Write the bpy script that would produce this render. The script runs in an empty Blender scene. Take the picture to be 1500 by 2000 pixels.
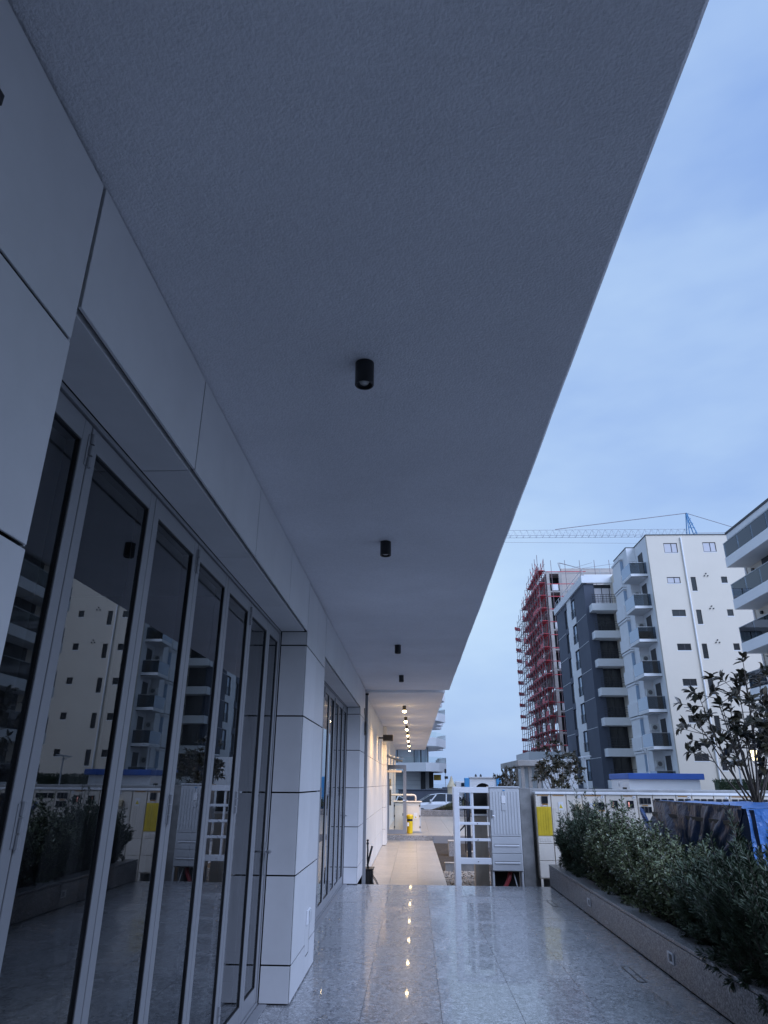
import bpy, math, random
import numpy as np
from mathutils import Vector, Matrix

rnd = random.Random(7)
SC = bpy.context.scene
COL = SC.collection
rad = math.radians

# ---------------------------------------------------------------- camera
PITCH, YAW, ROLL, CAM_H = rad(21.843), rad(-2.537), rad(0.473), 1.6
fw = Vector((math.sin(YAW) * math.cos(PITCH), math.cos(YAW) * math.cos(PITCH), math.sin(PITCH)))
rt = Vector((math.cos(YAW), -math.sin(YAW), 0))
up = rt.cross(fw)
r2 = math.cos(ROLL) * rt + math.sin(ROLL) * up
u2 = -math.sin(ROLL) * rt + math.cos(ROLL) * up
cam_data = bpy.data.cameras.new('camera')
cam_data.sensor_fit = 'VERTICAL'
cam_data.sensor_height = 24.0
cam_data.lens = 1321.0 / 2000.0 * 24.0
cam_data.clip_start = 0.05
cam_data.clip_end = 6000
cam = bpy.data.objects.new('camera', cam_data)
COL.objects.link(cam)
cam.matrix_world = Matrix(((r2.x, u2.x, -fw.x, 0), (r2.y, u2.y, -fw.y, 0), (r2.z, u2.z, -fw.z, CAM_H), (0, 0, 0, 1)))
SC.camera = cam

# ---------------------------------------------------------------- sky, sun, exposure
SUN_EL, SUN_AZ = rad(37), rad(130)      # azimuth from +Y clockwise: behind the camera, from the open side
world = bpy.data.worlds.new('World')
SC.world = world
world.use_nodes = True
wn, wl = world.node_tree.nodes, world.node_tree.links
wn.clear()
w_out = wn.new('ShaderNodeOutputWorld')
w_bg = wn.new('ShaderNodeBackground')
w_sky = wn.new('ShaderNodeTexSky')
w_sky.sky_type = 'NISHITA'
w_sky.sun_disc = False
w_sky.sun_elevation = SUN_EL
w_sky.sun_rotation = SUN_AZ
w_sky.air_density = 1.6
w_sky.dust_density = 2.0
w_sky.ozone_density = 3.0
w_tc = wn.new('ShaderNodeTexCoord')
w_map = wn.new('ShaderNodeMapping')
w_map.inputs['Scale'].default_value = (1.0, 1.0, 2.6)
w_map.inputs['Rotation'].default_value = (0.0, 0.25, 0.4)
w_noise = wn.new('ShaderNodeTexNoise')
w_noise.inputs['Scale'].default_value = 1.7
w_noise.inputs['Detail'].default_value = 5
w_noise.inputs['Roughness'].default_value = 0.5
w_ramp = wn.new('ShaderNodeValToRGB')
w_ramp.color_ramp.elements[0].position = 0.34
w_ramp.color_ramp.elements[0].color = (2.75, 4.4, 8.3, 1)
w_ramp.color_ramp.elements[1].position = 0.70
w_ramp.color_ramp.elements[1].color = (5.4, 7.25, 9.75, 1)
w_mix = wn.new('ShaderNodeMix')
w_mix.data_type = 'RGBA'
w_mix.inputs[0].default_value = 0.86     # thin even overcast over the clear sky
wl.new(w_tc.outputs['Generated'], w_map.inputs['Vector'])
wl.new(w_map.outputs[0], w_noise.inputs['Vector'])
wl.new(w_noise.outputs['Fac'], w_ramp.inputs['Fac'])
wl.new(w_sky.outputs[0], w_mix.inputs[6])
wl.new(w_ramp.outputs[0], w_mix.inputs[7])
wl.new(w_mix.outputs[2], w_bg.inputs['Color'])
wl.new(w_bg.outputs[0], w_out.inputs['Surface'])
w_bg.inputs['Strength'].default_value = 0.05

sun_data = bpy.data.lights.new('sun', 'SUN')
sun_data.energy = 1.5
sun_data.angle = rad(50)
sun_data.color = (0.70, 0.86, 1.30)
sun = bpy.data.objects.new('sun', sun_data)
COL.objects.link(sun)
sd = Vector((math.sin(SUN_AZ) * math.cos(SUN_EL), math.cos(SUN_AZ) * math.cos(SUN_EL), math.sin(SUN_EL)))
sun.rotation_euler = (-sd).to_track_quat('-Z', 'Y').to_euler()
sun.location = sd * 100

SC.view_settings.view_transform = 'Standard'
SC.view_settings.look = 'None'
SC.view_settings.exposure = 1.12
SC.view_settings.gamma = 1.0
SC.view_settings.use_curve_mapping = False
SC.render.engine = 'CYCLES'
SC.cycles.max_bounces = 8
SC.cycles.diffuse_bounces = 4
SC.cycles.glossy_bounces = 4
SC.cycles.transparent_max_bounces = 10
SC.cycles.caustics_reflective = True
SC.cycles.blur_glossy = 0.6
SC.cycles.caustics_refractive = False
SC.cycles.sample_clamp_indirect = 25.0
SC.cycles.use_denoising = True


# ---------------------------------------------------------------- materials
def mat(name, col, rough=0.6, metal=0.0, spec=0.5, var=0.0, vscale=3.0, stretch=(1, 1, 1), bump=0.0, bscale=40.0,
        bdist=0.004, rand=0.0, emit=None, estr=0.0, coat=0.0, rvar=0.0, detail=4, trans=0.0, col2=None, big=0.0, bigscale=0.9):
    m = bpy.data.materials.new(name)
    m.use_nodes = True
    n, l = m.node_tree.nodes, m.node_tree.links
    b = n['Principled BSDF']
    b.inputs['Base Color'].default_value = (*col, 1)
    b.inputs['Roughness'].default_value = rough
    b.inputs['Metallic'].default_value = metal
    b.inputs['Specular IOR Level'].default_value = spec
    b.inputs['Coat Weight'].default_value = coat
    b.inputs['Coat Roughness'].default_value = 0.08
    if emit:
        b.inputs['Emission Color'].default_value = (*emit, 1)
        b.inputs['Emission Strength'].default_value = estr
    vec = None
    if var or bump or rvar or col2:
        tc = n.new('ShaderNodeTexCoord')
        mp = n.new('ShaderNodeMapping')
        mp.inputs['Scale'].default_value = stretch
        l.new(tc.outputs['Object'], mp.inputs['Vector'])
        vec = mp.outputs[0]
    colout = None
    if var or col2:
        t = n.new('ShaderNodeTexNoise')
        t.inputs['Scale'].default_value = vscale
        t.inputs['Detail'].default_value = detail
        t.inputs['Roughness'].default_value = 0.6
        l.new(vec, t.inputs['Vector'])
        cr = n.new('ShaderNodeValToRGB')
        cr.color_ramp.elements[0].position = 0.3
        cr.color_ramp.elements[1].position = 0.7
        if col2:
            a, c = col, col2
        else:
            a = tuple(max(0, x * (1 - var)) for x in col)
            c = tuple(min(1, x * (1 + var)) for x in col)
        cr.color_ramp.elements[0].color = (*a, 1)
        cr.color_ramp.elements[1].color = (*c, 1)
        l.new(t.outputs['Fac'], cr.inputs['Fac'])
        colout = cr.outputs[0]
    if rand:
        oi = n.new('ShaderNodeObjectInfo')
        mr = n.new('ShaderNodeMapRange')
        mr.inputs['To Min'].default_value = 1 - rand
        mr.inputs['To Max'].default_value = 1 + rand
        l.new(oi.outputs['Random'], mr.inputs['Value'])
        mx = n.new('ShaderNodeMix')
        mx.data_type = 'RGBA'
        mx.blend_type = 'MULTIPLY'
        mx.inputs[0].default_value = 1.0
        if colout:
            l.new(colout, mx.inputs[6])
        else:
            mx.inputs[6].default_value = (*col, 1)
        l.new(mr.outputs[0], mx.inputs[7])
        colout = mx.outputs[2]
    if big and colout:
        tb = n.new('ShaderNodeTexNoise')
        tb.inputs['Scale'].default_value = bigscale
        tb.inputs['Detail'].default_value = 5
        tb.inputs['Roughness'].default_value = 0.6
        l.new(vec, tb.inputs['Vector'])
        mb_ = n.new('ShaderNodeMapRange')
        mb_.inputs['From Min'].default_value = 0.3
        mb_.inputs['From Max'].default_value = 0.7
        mb_.inputs['To Min'].default_value = 1 - big
        mb_.inputs['To Max'].default_value = 1 + big
        l.new(tb.outputs['Fac'], mb_.inputs['Value'])
        mx2 = n.new('ShaderNodeMix')
        mx2.data_type = 'RGBA'
        mx2.blend_type = 'MULTIPLY'
        mx2.inputs[0].default_value = 1.0
        l.new(colout, mx2.inputs[6])
        l.new(mb_.outputs[0], mx2.inputs[7])
        colout = mx2.outputs[2]
    if colout:
        l.new(colout, b.inputs['Base Color'])
    if rvar:
        t2 = n.new('ShaderNodeTexNoise')
        t2.inputs['Scale'].default_value = vscale * 1.7
        t2.inputs['Detail'].default_value = 3
        l.new(vec, t2.inputs['Vector'])
        mr2 = n.new('ShaderNodeMapRange')
        mr2.inputs['To Min'].default_value = max(0.0, rough - rvar)
        mr2.inputs['To Max'].default_value = rough + rvar
        l.new(t2.outputs['Fac'], mr2.inputs['Value'])
        l.new(mr2.outputs[0], b.inputs['Roughness'])
    if bump:
        t3 = n.new('ShaderNodeTexNoise')
        t3.inputs['Scale'].default_value = bscale
        t3.inputs['Detail'].default_value = 4
        l.new(vec, t3.inputs['Vector'])
        bp = n.new('ShaderNodeBump')
        bp.inputs['Strength'].default_value = bump
        bp.inputs['Distance'].default_value = bdist
        l.new(t3.outputs['Fac'], bp.inputs['Height'])
        l.new(bp.outputs[0], b.inputs['Normal'])
    if trans:
        b.inputs['Transmission Weight'].default_value = trans
    return m


def glass_mat(name, ior=1.7, tint=(0.62, 0.68, 0.70), gloss=(0.93, 0.96, 1.0), wav=0.0):
    m = bpy.data.materials.new(name)
    m.use_nodes = True
    n, l = m.node_tree.nodes, m.node_tree.links
    n.clear()
    out = n.new('ShaderNodeOutputMaterial')
    mx = n.new('ShaderNodeMixShader')
    fr = n.new('ShaderNodeFresnel')
    fr.inputs['IOR'].default_value = ior
    tr = n.new('ShaderNodeBsdfTransparent')
    tr.inputs['Color'].default_value = (*tint, 1)
    gl = n.new('ShaderNodeBsdfGlossy')
    gl.inputs['Color'].default_value = (*gloss, 1)
    gl.inputs['Roughness'].default_value = 0.0
    if wav:
        tc = n.new('ShaderNodeTexCoord')
        t = n.new('ShaderNodeTexNoise')
        t.inputs['Scale'].default_value = 1.3
        t.inputs['Detail'].default_value = 1
        bp = n.new('ShaderNodeBump')
        bp.inputs['Strength'].default_value = wav
        bp.inputs['Distance'].default_value = 0.01
        l.new(tc.outputs['Object'], t.inputs['Vector'])
        l.new(t.outputs['Fac'], bp.inputs['Height'])
        l.new(bp.outputs[0], gl.inputs['Normal'])
    l.new(fr.outputs[0], mx.inputs[0])
    l.new(tr.outputs[0], mx.inputs[1])
    l.new(gl.outputs[0], mx.inputs[2])
    if wav:
        mp = n.new('ShaderNodeMapping')
        mp.inputs['Scale'].default_value = (1, 9, 0.7)
        l.new(tc.outputs['Object'], mp.inputs['Vector'])
        t4 = n.new('ShaderNodeTexNoise')
        t4.inputs['Scale'].default_value = 1.6
        t4.inputs['Detail'].default_value = 5
        l.new(mp.outputs[0], t4.inputs['Vector'])
        mr = n.new('ShaderNodeMapRange')
        mr.inputs['From Min'].default_value = 0.35
        mr.inputs['From Max'].default_value = 0.75
        mr.inputs['To Min'].default_value = 0.0
        mr.inputs['To Max'].default_value = 0.045
        l.new(t4.outputs['Fac'], mr.inputs['Value'])
        df = n.new('ShaderNodeBsdfDiffuse')
        df.inputs['Color'].default_value = (0.42, 0.43, 0.44, 1)
        m2 = n.new('ShaderNodeMixShader')
        l.new(mr.outputs[0], m2.inputs[0])
        l.new(mx.outputs[0], m2.inputs[1])
        l.new(df.outputs[0], m2.inputs[2])
        l.new(m2.outputs[0], out.inputs['Surface'])
    else:
        l.new(mx.outputs[0], out.inputs['Surface'])
    return m


def granite_mat(name, dark, mid, light, rough, gscale=90.0, stretch=(1, 1, 1), rand=0.05, spec=0.5, streak=0.35, coat=0.0, mgs=30.0, mga=0.15):
    m = bpy.data.materials.new(name)
    m.use_nodes = True
    n, l = m.node_tree.nodes, m.node_tree.links
    b = n['Principled BSDF']
    tc = n.new('ShaderNodeTexCoord')
    oi = n.new('ShaderNodeObjectInfo')
    va = n.new('ShaderNodeVectorMath')
    va.operation = 'MULTIPLY_ADD'
    va.inputs[1].default_value = (1, 1, 1)
    cx = n.new('ShaderNodeCombineXYZ')
    ml = n.new('ShaderNodeMath')
    ml.operation = 'MULTIPLY'
    ml.inputs[1].default_value = 9.0
    l.new(oi.outputs['Random'], ml.inputs[0])
    l.new(ml.outputs[0], cx.inputs[2])
    l.new(tc.outputs['Object'], va.inputs[0])
    l.new(cx.outputs[0], va.inputs[2])
    g = n.new('ShaderNodeTexNoise')
    g.inputs['Scale'].default_value = gscale
    g.inputs['Detail'].default_value = 3
    g.inputs['Roughness'].default_value = 0.7
    l.new(va.outputs[0], g.inputs['Vector'])
    cr = n.new('ShaderNodeValToRGB')
    e = cr.color_ramp.elements
    e[0].position, e[0].color = 0.36, (*dark, 1)
    e[1].position, e[1].color = 0.64, (*light, 1)
    k = e.new(0.5)
    k.color = (*mid, 1)
    l.new(g.outputs['Fac'], cr.inputs['Fac'])
    mp = n.new('ShaderNodeMapping')
    mp.inputs['Scale'].default_value = stretch
    l.new(va.outputs[0], mp.inputs['Vector'])
    s = n.new('ShaderNodeTexNoise')
    s.inputs['Scale'].default_value = 3.2
    s.inputs['Detail'].default_value = 6
    s.inputs['Roughness'].default_value = 0.65
    s.inputs['Distortion'].default_value = 0.6
    l.new(mp.outputs[0], s.inputs['Vector'])
    mr = n.new('ShaderNodeMapRange')
    mr.inputs['From Min'].default_value = 0.3
    mr.inputs['From Max'].default_value = 0.7
    mr.inputs['To Min'].default_value = 1 - streak
    mr.inputs['To Max'].default_value = 1 + streak
    l.new(s.outputs['Fac'], mr.inputs['Value'])
    mr2 = n.new('ShaderNodeMapRange')
    mr2.inputs['To Min'].default_value = 1 - rand
    mr2.inputs['To Max'].default_value = 1 + rand
    l.new(oi.outputs['Random'], mr2.inputs['Value'])
    mg = n.new('ShaderNodeTexNoise')
    mg.inputs['Scale'].default_value = mgs
    mg.inputs['Detail'].default_value = 6
    mg.inputs['Roughness'].default_value = 0.75
    l.new(mp.outputs[0], mg.inputs['Vector'])
    mr3 = n.new('ShaderNodeMapRange')
    mr3.inputs['From Min'].default_value = 0.3
    mr3.inputs['From Max'].default_value = 0.7
    mr3.inputs['To Min'].default_value = 1 - mga
    mr3.inputs['To Max'].default_value = 1 + mga
    l.new(mg.outputs['Fac'], mr3.inputs['Value'])
    m0 = n.new('ShaderNodeMath')
    m0.operation = 'MULTIPLY'
    l.new(mr.outputs[0], m0.inputs[0])
    l.new(mr3.outputs[0], m0.inputs[1])
    mm = n.new('ShaderNodeMath')
    mm.operation = 'MULTIPLY'
    l.new(m0.outputs[0], mm.inputs[0])
    l.new(mr2.outputs[0], mm.inputs[1])
    mx = n.new('ShaderNodeMix')
    mx.data_type = 'RGBA'
    mx.blend_type = 'MULTIPLY'
    mx.inputs[0].default_value = 1.0
    l.new(cr.outputs[0], mx.inputs[6])
    l.new(mm.outputs[0], mx.inputs[7])
    l.new(mx.outputs[2], b.inputs['Base Color'])
    rr = n.new('ShaderNodeMapRange')
    rr.inputs['To Min'].default_value = rough * 0.7
    rr.inputs['To Max'].default_value = rough * 1.4
    l.new(s.outputs['Fac'], rr.inputs['Value'])
    l.new(rr.outputs[0], b.inputs['Roughness'])
    b.inputs['Specular IOR Level'].default_value = spec
    b.inputs['Coat Weight'].default_value = coat
    b.inputs['Coat Roughness'].default_value = 0.032
    bp = n.new('ShaderNodeBump')
    bp.inputs['Strength'].default_value = 0.03
    bp.inputs['Distance'].default_value = 0.002
    l.new(g.outputs['Fac'], bp.inputs['Height'])
    l.new(bp.outputs[0], b.inputs['Normal'])
    return m


def leaf_mat(name, a, c, rough=0.4, scale=14.0):
    m = mat(name, a, rough=rough, col2=c, vscale=scale, detail=2, spec=0.4)
    m.node_tree.nodes['Principled BSDF'].inputs['Subsurface Weight'].default_value = 0.0
    return m


MAT = dict(
    stucco=mat('stucco', (0.68, 0.68, 0.71), 0.9, var=0.055, vscale=45, bump=0.8, bscale=110, bdist=0.008, detail=6, spec=0.2, big=0.07),
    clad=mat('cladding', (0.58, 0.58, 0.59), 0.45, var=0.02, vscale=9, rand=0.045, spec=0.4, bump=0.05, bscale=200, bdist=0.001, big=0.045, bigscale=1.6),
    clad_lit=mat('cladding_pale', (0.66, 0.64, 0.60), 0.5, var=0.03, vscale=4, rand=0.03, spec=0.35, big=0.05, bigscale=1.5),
    backing=mat('joint_backing', (0.015, 0.014, 0.014), 0.9),
    render=mat('render', (0.6, 0.6, 0.6), 0.9, var=0.05, vscale=2),
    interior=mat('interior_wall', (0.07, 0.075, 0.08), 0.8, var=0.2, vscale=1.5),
    frame=mat('door_frame_metal', (0.235, 0.24, 0.255), 0.42, metal=0.0, spec=0.5, rand=0.02, bump=0.03, bscale=400, bdist=0.0005),
    gasket=mat('rubber_gasket', (0.008, 0.008, 0.009), 0.5),
    glass=glass_mat('door_glass', 1.75, (0.50, 0.56, 0.60), wav=0.012),
    glass_clear=glass_mat('clear_glass', 1.5, (0.86, 0.93, 0.92)),
    glass_balc=glass_mat('balcony_glass', 1.7, (0.30, 0.36, 0.42)),
    glass_blue=mat('sky_glass', (0.28, 0.38, 0.50), 0.12, spec=0.9),
    granite=granite_mat('terrace_granite', (0.10, 0.105, 0.115), (0.26, 0.265, 0.275), (0.47, 0.475, 0.485), 0.26, 90, (1.0, 0.75, 1), 0.035, 0.35, 0.10, 0.38, 25.0, 0.66),
    granite_p=granite_mat('planter_granite', (0.06, 0.06, 0.065), (0.21, 0.21, 0.215), (0.44, 0.44, 0.445), 0.30, 70, (1, 1, 1), 0.08, 0.4, 0.2, 0.0, 28.0, 0.45),
    joint=mat('tile_joint', (0.22, 0.22, 0.23), 0.8),
    path=granite_mat('path_stone', (0.27, 0.245, 0.21), (0.39, 0.355, 0.305), (0.47, 0.43, 0.375), 0.30, 40, (0.7, 1.6, 1), 0.07, 0.4, 0.16, 0.0, 12.0, 0.22),
    pavement=mat('pavement', (0.36, 0.36, 0.36), 0.8, var=0.18, vscale=1.2, bump=0.2, bscale=30),
    asphalt=mat('asphalt', (0.06, 0.06, 0.065), 0.9, var=0.25, vscale=2, bump=0.3, bscale=80),
    soil=mat('soil', (0.032, 0.027, 0.023), 0.95, var=0.5, vscale=7, bump=1.0, bscale=14, bdist=0.05),
    pebble=mat('pebble', (0.30, 0.28, 0.25), 0.7, rand=0.0, var=0.5, vscale=22),
    concrete=mat('concrete', (0.30, 0.295, 0.285), 0.85, var=0.22, vscale=3.5, bump=0.35, bscale=45, bdist=0.004),
    postc=mat('post_concrete', (0.44, 0.40, 0.34), 0.85, var=0.2, vscale=4, bump=0.35, bscale=45, bdist=0.004, stretch=(1, 1, .3)),
    concrete_d=mat('dark_concrete', (0.20, 0.197, 0.19), 0.85, var=0.28, vscale=5, bump=0.35, bscale=45, bdist=0.004),
    grp=mat('grey_plastic', (0.50, 0.51, 0.52), 0.45, var=0.05, vscale=3, rand=0.02),
    grp_w=mat('white_plastic', (0.70, 0.71, 0.73), 0.45, var=0.04, vscale=3),
    beige=mat('beige_plastic', (0.70, 0.635, 0.545), 0.5, var=0.05, vscale=3, rand=0.05),
    white=mat('white_paint', (0.78, 0.78, 0.78), 0.5, var=0.03, vscale=2),
    yellow=mat('yellow_paint', (0.62, 0.44, 0.02), 0.5, var=0.12, vscale=6),
    yellow_p=mat('yellow_plastic', (0.72, 0.48, 0.01), 0.35),
    orange=mat('orange_strip', (0.45, 0.20, 0.03), 0.5),
    black=mat('black_plastic', (0.012, 0.012, 0.013), 0.45),
    blackmetal=mat('black_metal', (0.010, 0.010, 0.012), 0.38, spec=0.5),
    darkvoid=mat('dark_recess', (0.008, 0.008, 0.008), 0.9),
    redpipe=mat('red_pipe', (0.28, 0.035, 0.04), 0.45),
    sticker=mat('white_sticker', (0.75, 0.75, 0.76), 0.4),
    pink=mat('pink_mark', (0.45, 0.12, 0.25), 0.5),
    symy=mat('yellow_mark', (0.65, 0.50, 0.03), 0.5),
    led=mat('red_led', (0.6, 0.3, 0.28), 0.4, emit=(1.0, 0.42, 0.34), estr=0.35),
    steel=mat('brushed_steel', (0.42, 0.43, 0.45), 0.35, metal=0.9),
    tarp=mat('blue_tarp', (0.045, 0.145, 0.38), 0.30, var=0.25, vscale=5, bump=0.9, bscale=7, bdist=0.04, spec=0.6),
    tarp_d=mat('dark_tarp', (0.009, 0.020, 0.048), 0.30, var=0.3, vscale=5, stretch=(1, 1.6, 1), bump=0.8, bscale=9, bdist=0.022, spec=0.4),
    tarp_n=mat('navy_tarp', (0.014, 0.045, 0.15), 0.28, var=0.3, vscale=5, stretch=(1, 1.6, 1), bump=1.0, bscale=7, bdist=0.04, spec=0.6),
    leaf_r=leaf_mat('needle_leaf', (0.022, 0.042, 0.022), (0.085, 0.115, 0.066), 0.5),
    leaf_p=leaf_mat('shrub_leaf', (0.030, 0.052, 0.022), (0.215, 0.240, 0.130), 0.24),
    leaf_m=leaf_mat('magnolia_leaf', (0.018, 0.024, 0.014), (0.070, 0.056, 0.034), 0.28, 6.0),
    hedge=leaf_mat('hedge_leaf', (0.015, 0.030, 0.014), (0.05, 0.08, 0.035), 0.5),
    bark=mat('bark', (0.095, 0.078, 0.062), 0.9, var=0.3, vscale=20, bump=0.6, bscale=60),
    cream=mat('cream_render', (0.67, 0.602, 0.505), 0.85, var=0.025, vscale=0.5, bump=0.1, bscale=12),
    creamw=mat('white_render', (0.76, 0.76, 0.76), 0.85, var=0.03, vscale=0.6),
    darkr=mat('slate_render', (0.082, 0.094, 0.125), 0.8, var=0.08, vscale=0.6),
    louver=mat('brown_louver', (0.085, 0.060, 0.052), 0.7),
    recess=mat('dark_glazing_wall', (0.018, 0.020, 0.025), 0.35),
    winframe=mat('dark_window_frame', (0.022, 0.023, 0.027), 0.5),
    pane=mat('dark_pane', (0.02, 0.024, 0.03), 0.06, spec=0.8),
    pane_l=mat('pale_pane', (0.55, 0.53, 0.55), 0.15, spec=0.6),
    shutter=mat('pale_blind', (0.66, 0.62, 0.63), 0.6),
    ac=mat('ac_housing', (0.62, 0.62, 0.60), 0.5),
    raw=mat('raw_concrete', (0.42, 0.39, 0.36), 0.9, var=0.2, vscale=0.8),
    block=mat('beige_blockwork', (0.52, 0.46, 0.41), 0.9, var=0.08, vscale=0.6),
    red=mat('red_scaffold', (0.50, 0.055, 0.070), 0.6, var=0.3, vscale=0.8),
    scaf=mat('scaffold_tube', (0.22, 0.16, 0.17), 0.6),
    cranew=mat('crane_white', (0.50, 0.51, 0.53), 0.5),
    craneb=mat('crane_blue', (0.05, 0.22, 0.42), 0.5),
    bluer=mat('blue_roof', (0.035, 0.11, 0.40), 0.45, var=0.08, vscale=1),
    carwhite=mat('white_car_paint', (0.75, 0.76, 0.78), 0.25, coat=0.6),
    carblack=mat('black_car_paint', (0.015, 0.015, 0.018), 0.2, coat=0.8),
    tyre=mat('tyre', (0.018, 0.018, 0.018), 0.8),
    chrome=mat('wheel_rim', (0.45, 0.46, 0.48), 0.3, metal=0.8),
    slate=mat('slate_wall', (0.075, 0.085, 0.11), 0.8, var=0.1, vscale=1),
    sea=mat('sea', (0.16, 0.22, 0.32), 0.25, bump=0.3, bscale=0.2, bdist=0.4),
    brownbeam=mat('tan_beam', (0.42, 0.36, 0.29), 0.6),
    lens_off=mat('unlit_lens', (0.45, 0.44, 0.42), 0.3),
    lens_on=mat('lit_lens', (0.9, 0.8, 0.6), 0.4, emit=(1.0, 0.72, 0.36), estr=24.0),
    lantern=mat('lantern_glow', (0.9, 0.8, 0.5), 0.4, emit=(1.0, 0.85, 0.45), estr=1.4),
    bronze=mat('bronze_housing', (0.10, 0.075, 0.04), 0.4),
    curtain=mat('pale_curtain', (0.45, 0.52, 0.58), 0.8, var=0.35, vscale=6, stretch=(1, 1, 0.05)),
    sign_y=mat('amber_sign', (0.55, 0.35, 0.04), 0.5),
    arch_b=mat('light_blue_column', (0.06, 0.30, 0.60), 0.5),
    gold=mat('cream_turret', (0.60, 0.50, 0.33), 0.6),
)


# ---------------------------------------------------------------- mesh building
ORG = {}


class MB:
    def __init__(s):
        s.v, s.f = [], []

    def add(s, vs, fs):
        o = len(s.v)
        s.v += [tuple(p) for p in vs]
        s.f += [tuple(i + o for i in f) for f in fs]
        return s

    def box(s, x0, x1, y0, y1, z0, z1, c=0.0):
        if x0 > x1: x0, x1 = x1, x0
        if y0 > y1: y0, y1 = y1, y0
        if z0 > z1: z0, z1 = z1, z0
        if c <= 0:
            vs = [(x0, y0, z0), (x1, y0, z0), (x1, y1, z0), (x0, y1, z0), (x0, y0, z1), (x1, y0, z1), (x1, y1, z1), (x0, y1, z1)]
            return s.add(vs, [(0, 3, 2, 1), (4, 5, 6, 7), (0, 1, 5, 4), (1, 2, 6, 5), (2, 3, 7, 6), (3, 0, 4, 7)])
        lo, hi = (x0, y0, z0), (x1, y1, z1)
        c = min(c, (x1 - x0) * .45, (y1 - y0) * .45, (z1 - z0) * .45)
        vs, idx = [], {}
        for sg in [(a, b, d) for a in (0, 1) for b in (0, 1) for d in (0, 1)]:
            for ax in range(3):
                p = []
                for k in range(3):
                    base = hi[k] if sg[k] else lo[k]
                    p.append(base if k == ax else base + (-c if sg[k] else c))
                idx[(sg, ax)] = len(vs)
                vs.append(tuple(p))
        fs = []
        for ax in range(3):
            o1, o2 = [k for k in range(3) if k != ax]
            for sgn in (0, 1):
                q = []
                for a, b in ((0, 0), (1, 0), (1, 1), (0, 1)):
                    g = [0, 0, 0]
                    g[ax], g[o1], g[o2] = sgn, a, b
                    q.append(idx[(tuple(g), ax)])
                fs.append(q)
        for th in range(3):
            a, b = [k for k in range(3) if k != th]
            for sa in (0, 1):
                for sb in (0, 1):
                    g0, g1 = [0] * 3, [0] * 3
                    g0[a] = g1[a] = sa
                    g0[b] = g1[b] = sb
                    g1[th] = 1
                    g0, g1 = tuple(g0), tuple(g1)
                    fs.append([idx[(g0, a)], idx[(g1, a)], idx[(g1, b)], idx[(g0, b)]])
        for sg in [(a, b, d) for a in (0, 1) for b in (0, 1) for d in (0, 1)]:
            fs.append([idx[(sg, 0)], idx[(sg, 1)], idx[(sg, 2)]])
        ce = Vector(((x0 + x1) / 2, (y0 + y1) / 2, (z0 + z1) / 2))
        out = []
        for f in fs:
            P = [Vector(vs[i]) for i in f]
            nn = (P[1] - P[0]).cross(P[2] - P[0])
            cc = sum(P, Vector()) / len(P)
            out.append(tuple(f) if nn.dot(cc - ce) >= 0 else tuple(reversed(f)))
        return s.add(vs, out)

    def tube(s, p0, p1, r0, r1=None, n=8, cap=True):
        return s.path([p0, p1], [r0, r0 if r1 is None else r1], n, cap)

    def path(s, pts, r, n=8, cap=True):
        pts = [Vector(p) for p in pts]
        rs = r if isinstance(r, (list, tuple)) else [r] * len(pts)
        vs, fs = [], []
        prev = None
        for i, p in enumerate(pts):
            d = (pts[min(i + 1, len(pts) - 1)] - pts[max(i - 1, 0)])
            if d.length < 1e-9: d = Vector((0, 0, 1))
            d.normalize()
            ref = prev if prev is not None else (Vector((1, 0, 0)) if abs(d.x) < 0.8 else Vector((0, 1, 0)))
            a = d.cross(ref)
            if a.length < 1e-6: a = d.orthogonal()
            a.normalize()
            b = d.cross(a)
            prev = -b if prev is None else prev
            prev = b.cross(d) if False else ref
            for k in range(n):
                t = 2 * math.pi * k / n
                vs.append(tuple(p + (a * math.cos(t) + b * math.sin(t)) * rs[i]))
        for i in range(len(pts) - 1):
            for k in range(n):
                k2 = (k + 1) % n
                fs.append((i * n + k, i * n + k2, (i + 1) * n + k2, (i + 1) * n + k))
        if cap:
            fs.append(tuple(reversed(range(n))))
            fs.append(tuple(range((len(pts) - 1) * n, len(pts) * n)))
        return s.add(vs, fs)

    def prism(s, poly, z0, z1):          # vertical extrusion of an (x, y) polygon
        n = len(poly)
        vs = [(x, y, z0) for x, y in poly] + [(x, y, z1) for x, y in poly]
        fs = [tuple(reversed(range(n))), tuple(range(n, 2 * n))]
        fs += [(i, (i + 1) % n, n + (i + 1) % n, n + i) for i in range(n)]
        return s.add(vs, fs)

    def prism_y(s, poly, y0, y1):        # extrusion of an (x, z) polygon along y
        n = len(poly)
        vs = [(x, y0, z) for x, z in poly] + [(x, y1, z) for x, z in poly]
        fs = [tuple(range(n)), tuple(reversed(range(n, 2 * n)))]
        fs += [(i, n + i, n + (i + 1) % n, (i + 1) % n) for i in range(n)]
        return s.add(vs, fs)

    def lathe(s, cx, cy, prof, n=20):    # prof: list of (r, z)
        vs, fs = [], []
        for r, z in prof:
            for k in range(n):
                t = 2 * math.pi * k / n
                vs.append((cx + r * math.cos(t), cy + r * math.sin(t), z))
        for i in range(len(prof) - 1):
            for k in range(n):
                k2 = (k + 1) % n
                fs.append((i * n + k, i * n + k2, (i + 1) * n + k2, (i + 1) * n + k))
        fs.append(tuple(reversed(range(n))))
        fs.append(tuple(range((len(prof) - 1) * n, len(prof) * n)))
        return s.add(vs, fs)

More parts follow.
